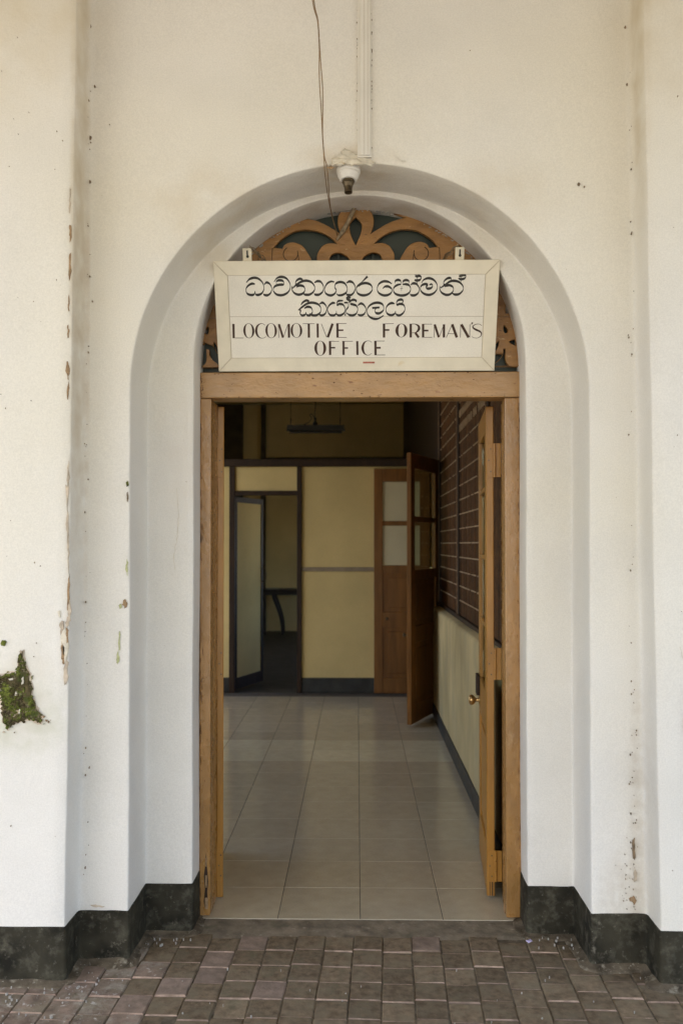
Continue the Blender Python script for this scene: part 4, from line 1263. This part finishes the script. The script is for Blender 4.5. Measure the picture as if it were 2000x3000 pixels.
# low plastered wall on the right with a rounded ledge
dado = thing('dado_wall', (0.70, 6.0, 0), 'stained grey plastered low wall along the right of the room under the slatted screen', 'low wall')
bm = bmesh.new()
prof = [(0.672, 0.0), (0.672, 0.925), (0.674, 0.938), (0.681, 0.948), (0.692, 0.953), (0.745, 0.962), (0.80, 0.962), (0.80, 0.0)]
ys = [3.861 + 0.08 * i for i in range(54)]
rws = []
for y in ys:
    rws.append([bm.verts.new((x + (0.003 * n3(x, y, z, 3, 5) if x < 0.7 else 0), y, z + (0.006 * n3(0, y, 0, 2.3, 5) + 0.003 * n3(0, y, x, 13, 5) if z > 0.9 else 0) + (0.02 * (6 - y) / 2.5 * 0.6 if z > .9 else 0))) for x, z in prof])
for a, b in zip(rws, rws[1:]):
    for k in range(len(prof) - 1):
        bm.faces.new((a[k], b[k], b[k + 1], a[k + 1]))
bm.faces.new(rws[0]); bm.faces.new(rws[-1])
obj('plaster_body', bm, 'dado', dado, smooth=True, angle=50)
bm = bmesh.new()
bx(bm, 0.662, 0.6735, 3.862, 8.10, 0.0005, 0.112, 0.003)
obj('skirting', bm, 'skirt_in', dado)
for y, z, l, h in ((5.62, 0.075, 0.05, 0.012), (5.85, 0.06, 0.09, 0.010), (6.05, 0.085, 0.03, 0.008)):
    box('scuff', 0.6608, 0.6618, y, y + l, z, z + h, 'cement', dado, 0)

# slatted screen on the low wall
scr = thing('slatted_screen', (0.76, 6.0, 0.96), 'dark brown slatted timber screen with rows of pale blocks painted as light through its gaps, above the low plaster wall', 'screen')
PY = (3.93, 5.12, 6.62, 8.10)
for y in PY:
    p = box('post', 0.733, 0.792, y - 0.03, y + 0.03, 0.99, 3.915, 'darkbrown', scr, 0.003)
    box('bead', 0.7255, 0.7325, y + 0.016, y + 0.027, 0.99, 3.915, 'bead', p, 0.001)
box('sill_rail', 0.728, 0.792, 3.87, 8.13, 0.955, 0.9895, 'darkbrown', scr, 0.003)
ST = 0.0575
for a, b in zip(PY, PY[1:]):
    n = int((b - a - 0.064) / ST)
    st = (b - a - 0.064) / n
    me = bpy.data.meshes.new('slat')
    bm = bx(bmesh.new(), 0, 0.012, -st / 2 + 0.0035, st / 2 - 0.0035, 0, 2.92, 0.002)
    bm.to_mesh(me); bm.free()
    me.materials.append(M['slat'])
    for i in range(n):
        o = bpy.data.objects.new('slat', me)
        COL.objects.link(o)
        o.parent = scr
        o.location = (0.747 - 0.76 + rt.uniform(-.0015, .0015), a + 0.032 + st * (i + 0.5) - 6.0, 0.9905 - 0.96)
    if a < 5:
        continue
    bm = bmesh.new()  # dots and dashes of light through the screen, built as pale blocks
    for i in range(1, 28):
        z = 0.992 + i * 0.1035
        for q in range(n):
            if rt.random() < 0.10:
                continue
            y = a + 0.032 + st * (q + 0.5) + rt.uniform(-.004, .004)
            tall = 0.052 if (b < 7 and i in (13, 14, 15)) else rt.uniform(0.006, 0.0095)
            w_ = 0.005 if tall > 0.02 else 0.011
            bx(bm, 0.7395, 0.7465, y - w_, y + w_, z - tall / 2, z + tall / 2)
    obj('light_dots', bm, 'light_dot', scr, kind='stuff')
box('backing_board', 0.7605, 0.7700, 3.90, 8.10, 0.9905, 3.915, 'darkbrown', scr, 0)
# boarded wall above the side doorway and on to the back
tw = thing('boarded_wall', (0.8, 11, 2.3), 'blackish boarded timber wall high above the side doorway', 'wall')
y = 8.14
while y < 15.6:
    h0 = 2.30 if y < 9.2 else (2.25 if y < 13.4 else 0.0)
    box('plank', 0.80, 0.83, y, y + 0.296, h0, 3.915, 'darkbrown', tw, 0.006)
    y += 0.30
box('head_rail', 0.775, 0.7995, 8.135, 9.14, 2.27, 2.36, 'darkbrown', tw, 0.003)

# ------------------------------------------------------------------ partition across the room
part = thing('partition', (-0.6, 9.2, 0), 'low cream boarded partition with dark battens across the back of the office', 'partition')
Y0, Y1 = 9.18, 9.215
box('panel', -0.556, 0.80, Y0, Y1, 0.152, 1.2245, 'cream', part, 0.001)
box('panel', -0.556, 0.80, Y0, Y1, 1.2675, 2.2865, 'cream', part, 0.001)
box('panel', -1.234, -0.606, Y0, Y1, 2.0415, 2.2865, 'cream', part, 0.001)
box('panel', -2.19, -1.292, Y0, Y1, 0.152, 2.2865, 'cream', part, 0.001)
box('batten', -0.5555, 0.17, Y0 - 0.012, Y1, 1.225, 1.267, 'midrail', part, 0.003)
box('post', -0.605, -0.5565, Y0 - 0.022, Y1 + 0.01, 0.0, 2.2865, 'darkbrown', part, 0.004)
box('post', -1.2905, -1.2345, Y0 - 0.022, Y1 + 0.01, 0.0, 2.2865, 'darkbrown', part, 0.004)
box('door_head', -1.234, -0.6055, Y0 - 0.018, Y1 + 0.01, 1.996, 2.041, 'darkbrown', part, 0.004)
box('top_rail', -2.19, 0.80, Y0 - 0.030, Y1 + 0.02, 2.287, 2.363, 'darkbrown', part, 0.005)
box('skirting', -0.556, 0.80, Y0 - 0.010, Y1, 0.0, 0.1515, 'skirt_in', part, 0.004)
box('skirting', -2.19, -1.291, Y0 - 0.010, Y1, 0.0, 0.1515, 'skirt_in', part, 0.004)

# ------------------------------------------------------------------ doors
def leaf(root, w, t, z0, z1, st, rails, fills, m, gm='glass', bead=0.012):
    """stiles, rails, then a pane or a panel between each pair of rails (root's own axes: x along the leaf)"""
    box('stile', 0, st[0], 0, t, z0, z1, m, root, 0.003, world=False)
    box('stile', w - st[1], w, 0, t, z0, z1, m, root, 0.003, world=False)
    for a, b in rails:
        k = 0.004 if b - a < 0.05 else 0.0
        box('glazing_bar' if b - a < 0.05 else 'rail', st[0] + .0002, w - st[1] - .0002, k + .0002, t - k - .0002, a, b, m, root, 0.003, world=False)
    for (a, b), (c, d), f in zip(rails, rails[1:], fills):
        if f == 'g':
            box('pane', st[0] + 0.0005, w - st[1] - 0.0005, t / 2 - 0.002, t / 2 + 0.002, b + .0005, c - .0005, gm, root, 0, world=False)
        else:
            p = box('panel', st[0] + 0.0005, w - st[1] - 0.0005, t / 2 - 0.007, t / 2 + 0.007, b + .0005, c - .0005, m, root, 0, world=False)
            bm = bmesh.new()
            x0, x1 = st[0] + 0.045, w - st[1] - 0.045
            for y0, y1 in ((t / 2 + 0.0072, t / 2 + 0.013), (t / 2 - 0.013, t / 2 - 0.0072)):
                bx(bm, x0, x1, y0, y1, b + 0.045, c - 0.045, 0.0055)
            obj('raised_field', bm, m, p, world=False)

def hinge(root, z0, z1, t, s):
    bm = bmesh.new()
    a, b = (-0.030, t - 0.004) if s > 0 else (0.004, t + 0.030)
    bx(bm, -0.003, -0.0003, a, b, z0, z1, 0.0008)
    h = obj('hinge', bm, 'ochre', root, world=False)
    bm = bmesh.new()
    kx = -0.004 if s > 0 else t + 0.004
    for i in range(3):
        zz0, zz1 = z0 + (z1 - z0) * i / 3 + .001, z0 + (z1 - z0) * (i + 1) / 3 - .001
        tube(bm, [(-0.005, kx, zz0), (-0.005, kx, zz1)], 0.0055, 8)
    obj('knuckle', bm, 'ochre', h, world=False)
    bm = bmesh.new()
    for i in range(3):
        lathe(bm, [(0.0035, -0.0042), (0.0035, -0.0028)], (0, t / 2 + (0.004 if i % 2 else -0.004), z0 + (z1 - z0) * (i + 0.5) / 3), 'X', 8)
    obj('screw', bm, 'brass_dark', h, world=False)

rails = [(0.012, 0.20), (0.70, 0.86), (1.13, 1.152), (1.43, 1.452), (1.736, 1.758), (1.985, 2.088)]
right = thing('entrance_door', (0.582, 3.872, 0), 'right ochre entrance leaf folded back beside the slatted screen, with a brass knob', 'door', 'two ochre entrance door leaves', rotz=R(85.4))
leaf(right, 0.60, 0.033, 0.012, 2.088, (0.095, 0.085), rails, 'pgggg', 'ochre')
for z0, z1 in ((1.785, 1.93), (0.925, 1.06), (0.075, 0.205)):
    hinge(right, z0, z1, 0.033, 1)
kb = obj('knob', lathe(bmesh.new(), [(0.022, 0.0332), (0.022, 0.036), (0.010, 0.038), (0.008, 0.050), (0.014, 0.055), (0.0225, 0.062), (0.0255, 0.070), (0.0235, 0.079), (0.015, 0.085), (0.004, 0.087)], (0.553, 0, 0.745), 'Y', 24), 'brass', right, world=False, smooth=True, angle=50)
box('rim_lock', 0.50, 0.598, 0.0335, 0.050, 0.775, 0.87, 'darkbrown', right, 0.002, world=False)
bm = bmesh.new()
bx(bm, -0.0012, -0.0002, 0.008, 0.0125, 0.014, 0.072)
bx(bm, -0.0012, -0.0002, 0.019, 0.0215, 0.014, 0.072)
obj('worn_groove', bm, 'darkbrown', right, world=False)

left = thing('entrance_door', (-0.5665, 3.862, 0), 'left ochre entrance leaf swung inwards and seen edge on beside the jamb', 'door', 'two ochre entrance door leaves', rotz=R(98.6))
leaf(left, 0.58, 0.028, 0.004, 2.088, (0.095, 0.085), rails, 'pgggg', 'ochre')
for z0, z1 in ((1.785, 1.93), (0.925, 1.06), (0.075, 0.205)):
    hinge(left, z0, z1, 0.028, -1)

inr = [(0.022, 0.17), (0.68, 0.82), (1.21, 1.288), (1.688, 1.733), (2.13, 2.255)]
near = thing('glazed_door', (0.70, 8.16, 0), 'brown glazed door leaf standing half open into the room at the side doorway', 'door', rotz=math.atan2(-0.70, -0.292))
leaf(near, 0.755, 0.038, 0.022, 2.255, (0.095, 0.095), inr, 'ppgg', 'brown')
obj('knob', lathe(bmesh.new(), [(0.012, 0.0), (0.012, -0.004), (0.007, -0.006), (0.007, -0.03), (0.016, -0.036), (0.018, -0.045), (0.008, -0.052)], (0.70, 0, 0.75), 'Y', 14), 'brass_dark', near, world=False, smooth=True)
bm = bmesh.new()
bx(bm, 0.62, 0.665, -0.003, -0.0003, 0.735, 0.765, 0.0005)
obj('latch_plate', bm, 'brass_dark', near, world=False)
for z in (0.98, 1.95):
    box('hinge', -0.03, 0.012, -0.006, -0.0005, z, z + 0.13, 'bead', near, 0.001, world=False)
back = thing('glazed_door', (0.735, 9.165, 0), 'brown two pane door leaf folded flat against the cream partition', 'door', rotz=math.pi)
leaf(back, 0.563, 0.036, 0.005, 2.262, (0.104, 0.087), [(0.005, 0.16), (0.67, 0.82), (1.21, 1.288), (1.688, 1.733), (2.13, 2.262)], 'ppgg', 'brown', 'reflecting_pane')
obj('knob', lathe(bmesh.new(), [(0.010, 0.036), (0.010, 0.040), (0.006, 0.042), (0.006, 0.06), (0.013, 0.066), (0.015, 0.074), (0.006, 0.08)], (0.435, 0, 0.757), 'Y', 14), 'brass_dark', back, world=False, smooth=True)

pd = thing('panelled_door', (-1.232, 9.235, 0), 'cream panelled door in a dark frame standing open through the partition', 'door', rotz=math.atan2(0.60, 0.215))
w = 0.64
box('stile', 0, 0.035, 0, 0.03, 0.02, 1.985, 'darkbrown', pd, 0.002, world=False)
box('stile', w - 0.045, w, 0, 0.03, 0.02, 1.985, 'darkbrown', pd, 0.002, world=False)
box('rail', 0.0352, w - 0.0452, 0, 0.03, 1.93, 1.985, 'darkbrown', pd, 0.002, world=False)
box('rail', 0.0352, w - 0.0452, 0, 0.03, 0.02, 0.135, 'darkbrown', pd, 0.002, world=False)
box('panel', 0.0355, w - 0.0455, 0.008, 0.022, 0.1355, 1.9295, 'cream', pd, 0, world=False)
bm = bmesh.new()
tube(bm, catmull([Vector(p) for p in ((w - 0.022, 0.0, 1.10), (w - 0.022, -0.035, 1.11), (w - 0.022, -0.045, 1.17), (w - 0.022, -0.035, 1.23), (w - 0.022, 0.0, 1.24))], 4), 0.007, 6)
obj('handle', bm, 'brass_dark', pd, world=False, smooth=True, angle=80)

# ------------------------------------------------------------------ things in the room
fit = thing('hanging_light', (-0.38, 8.6, 2.58), 'unlit dusty black strip light hanging on chains from the ceiling', 'ceiling light')
bm = bmesh.new()
for x0, x1 in ((-0.663, -0.114),):
    prism(bm, [(x0 + 0.008, 2.628), (x1 - 0.008, 2.628), (x1, 2.585), (x1 + 0.003, 2.579), (x0 - 0.003, 2.579), (x0, 2.585)], 8.545, 8.655)
obj('tray', bm, 'lampblack', fit)
bm = bmesh.new()
tube(bm, [(-0.64, 8.6, 2.565), (-0.14, 8.6, 2.565)], 0.013, 10)
obj('tube', bm, 'lampblack', fit, smooth=True, angle=60)
for x in (-0.628, -0.158):
    bm = bmesh.new()
    tube(bm, [(x, 8.6, 2.627), (x, 8.6, 2.70)], 0.0045, 6)
    tube(bm, [(x, 8.6, 2.70), (x, 8.6, 3.92)], 0.0022, 6)
    obj('chain', bm, 'lampblack', fit)
bm = bmesh.new()
tube(bm, catmull([Vector(p) for p in ((-0.40, 8.6, 3.92), (-0.395, 8.6, 3.2), (-0.392, 8.6, 2.84), (-0.400, 8.6, 2.74), (-0.395, 8.6, 2.68), (-0.39, 8.6, 2.63))], 5), 0.0038, 6)
obj('flex', bm, 'lampblack', fit)
bm = bmesh.new()
lathe(bm, [(0.004, 2.628), (0.026, 2.634), (0.022, 2.65), (0.010, 2.67), (0.012, 2.70), (0.004, 2.706)], (-0.395, 8.6, 0), 'Z', 12)
obj('rose', bm, 'lampblack', fit, smooth=True)
bm = bmesh.new()
tube(bm, catmull([Vector(p) for p in ((-0.40, 8.59, 2.69), (-0.425, 8.58, 2.735), (-0.445, 8.58, 2.725), (-0.43, 8.58, 2.700), (-0.45, 8.58, 2.66), (-0.50, 8.57, 2.632))], 4), 0.004, 5)
obj('loose_wire', bm, 'lampblack', fit)

tbl = thing('side_table', (-1.3, 15.2, 0), 'small dark table with a curved leg in the dim far room', 'table')
bm = bmesh.new()
bx(bm, -1.64, -0.92, 14.95, 15.50, 0.725, 0.752, 0.006)
obj('table_top', bm, 'tabletop', tbl)
box('apron', -1.52, -0.95, 15.02, 15.05, 0.655, 0.7245, 'tabletop', tbl, 0.003)
cl = [(-1.385, 0.655), (-1.372, 0.60), (-1.322, 0.467), (-1.275, 0.325), (-1.246, 0.18), (-1.235, 0.0)]
for dx, y, s in ((0, 15.06, 1), (0.0, 15.42, 1)):
    bm = bmesh.new()
    P = catmull([Vector((x + dx, y, z)) for x, z in cl], 4)
    tube(bm, P, [0.030 - 0.010 * i / (len(P) - 1) for i in range(len(P))], 8)
    obj('leg', bm, 'tabletop', tbl, smooth=True, angle=70)
box('leg', -1.535, -1.505, 15.04, 15.07, 0, 0.6545, 'tabletop', tbl, 0.003)
box('leg', -0.99, -0.96, 15.04, 15.07, 0, 0.6545, 'tabletop', tbl, 0.003)
bm = bmesh.new()
bx(bm, -1.50, -1.30, 15.0, 15.25, 0.753, 0.766, 0.002)
tag(obj('paper_pile', bm, 'paper'), 'dull flat stack of papers on the dark table', 'paper')

# ------------------------------------------------------------------ small litter on the pavement
bm = bmesh.new()
cpt = [(0.0, 0.0), (0.014, 0.004), (0.022, -0.003), (0.017, -0.013), (0.004, -0.016), (-0.006, -0.008)]
c0 = bm.verts.new((0.644, 3.440, 0.013))
rg = [bm.verts.new((0.637 + x, 3.447 + y, 0.0095 + 0.006 * (i % 2))) for i, (x, y) in enumerate(cpt)]
rg2 = [bm.verts.new((v.co.x, v.co.y, v.co.z - 0.0012)) for v in rg]
for i in range(6):
    j = (i + 1) % 6
    bm.faces.new((rg[i], rg[j], c0))
    bm.faces.new((rg[i], rg2[i], rg2[j], rg[j]))
bm.faces.new(rg2)
tag(obj('fallen_petal', bm, 'petal'), 'crumpled lilac petal on the cement beside the right foot of the arch', 'petal')
bm = bmesh.new()
rl = random.Random(21)
def chip(x, y, s, z=0.0005):
    k = 6
    a0 = rl.uniform(0, 6)
    top = [bm.verts.new((x + math.cos(a0 + 1.047 * i) * s * rl.uniform(.5, 1), y + math.sin(a0 + 1.047 * i) * s * rl.uniform(.5, 1), z + 0.0022)) for i in range(k)]
    bot = [bm.verts.new((v.co.x, v.co.y, z - 0.006)) for v in top]
    bm.faces.new(top)
    for i in range(k):
        bm.faces.new((top[i], top[(i + 1) % k], bot[(i + 1) % k], bot[i]))
for _ in range(44):
    x = -1.02 + rl.gauss(0, 0.10)
    y = rl.uniform(2.78, 3.10) if x < -0.98 else rl.uniform(2.85, 3.22)
    chip(x, y, rl.choice((0.002, 0.003, 0.003, 0.006)))
for _ in range(26):
    chip(rl.uniform(-0.98, 1.1), rl.uniform(2.85, 3.24), rl.choice((0.0015, 0.002, 0.0028)))
for _ in range(26):
    chip(rl.choice((rl.uniform(-0.80, -0.62), rl.uniform(0.64, 0.82))), rl.uniform(3.40, 3.50), rl.choice((0.0015, 0.0025, 0.004)), 0.004)
tag(obj('lime_specks', bm, 'lime', kind='stuff'), 'white lime splashes and chips scattered on the bricks', 'debris')
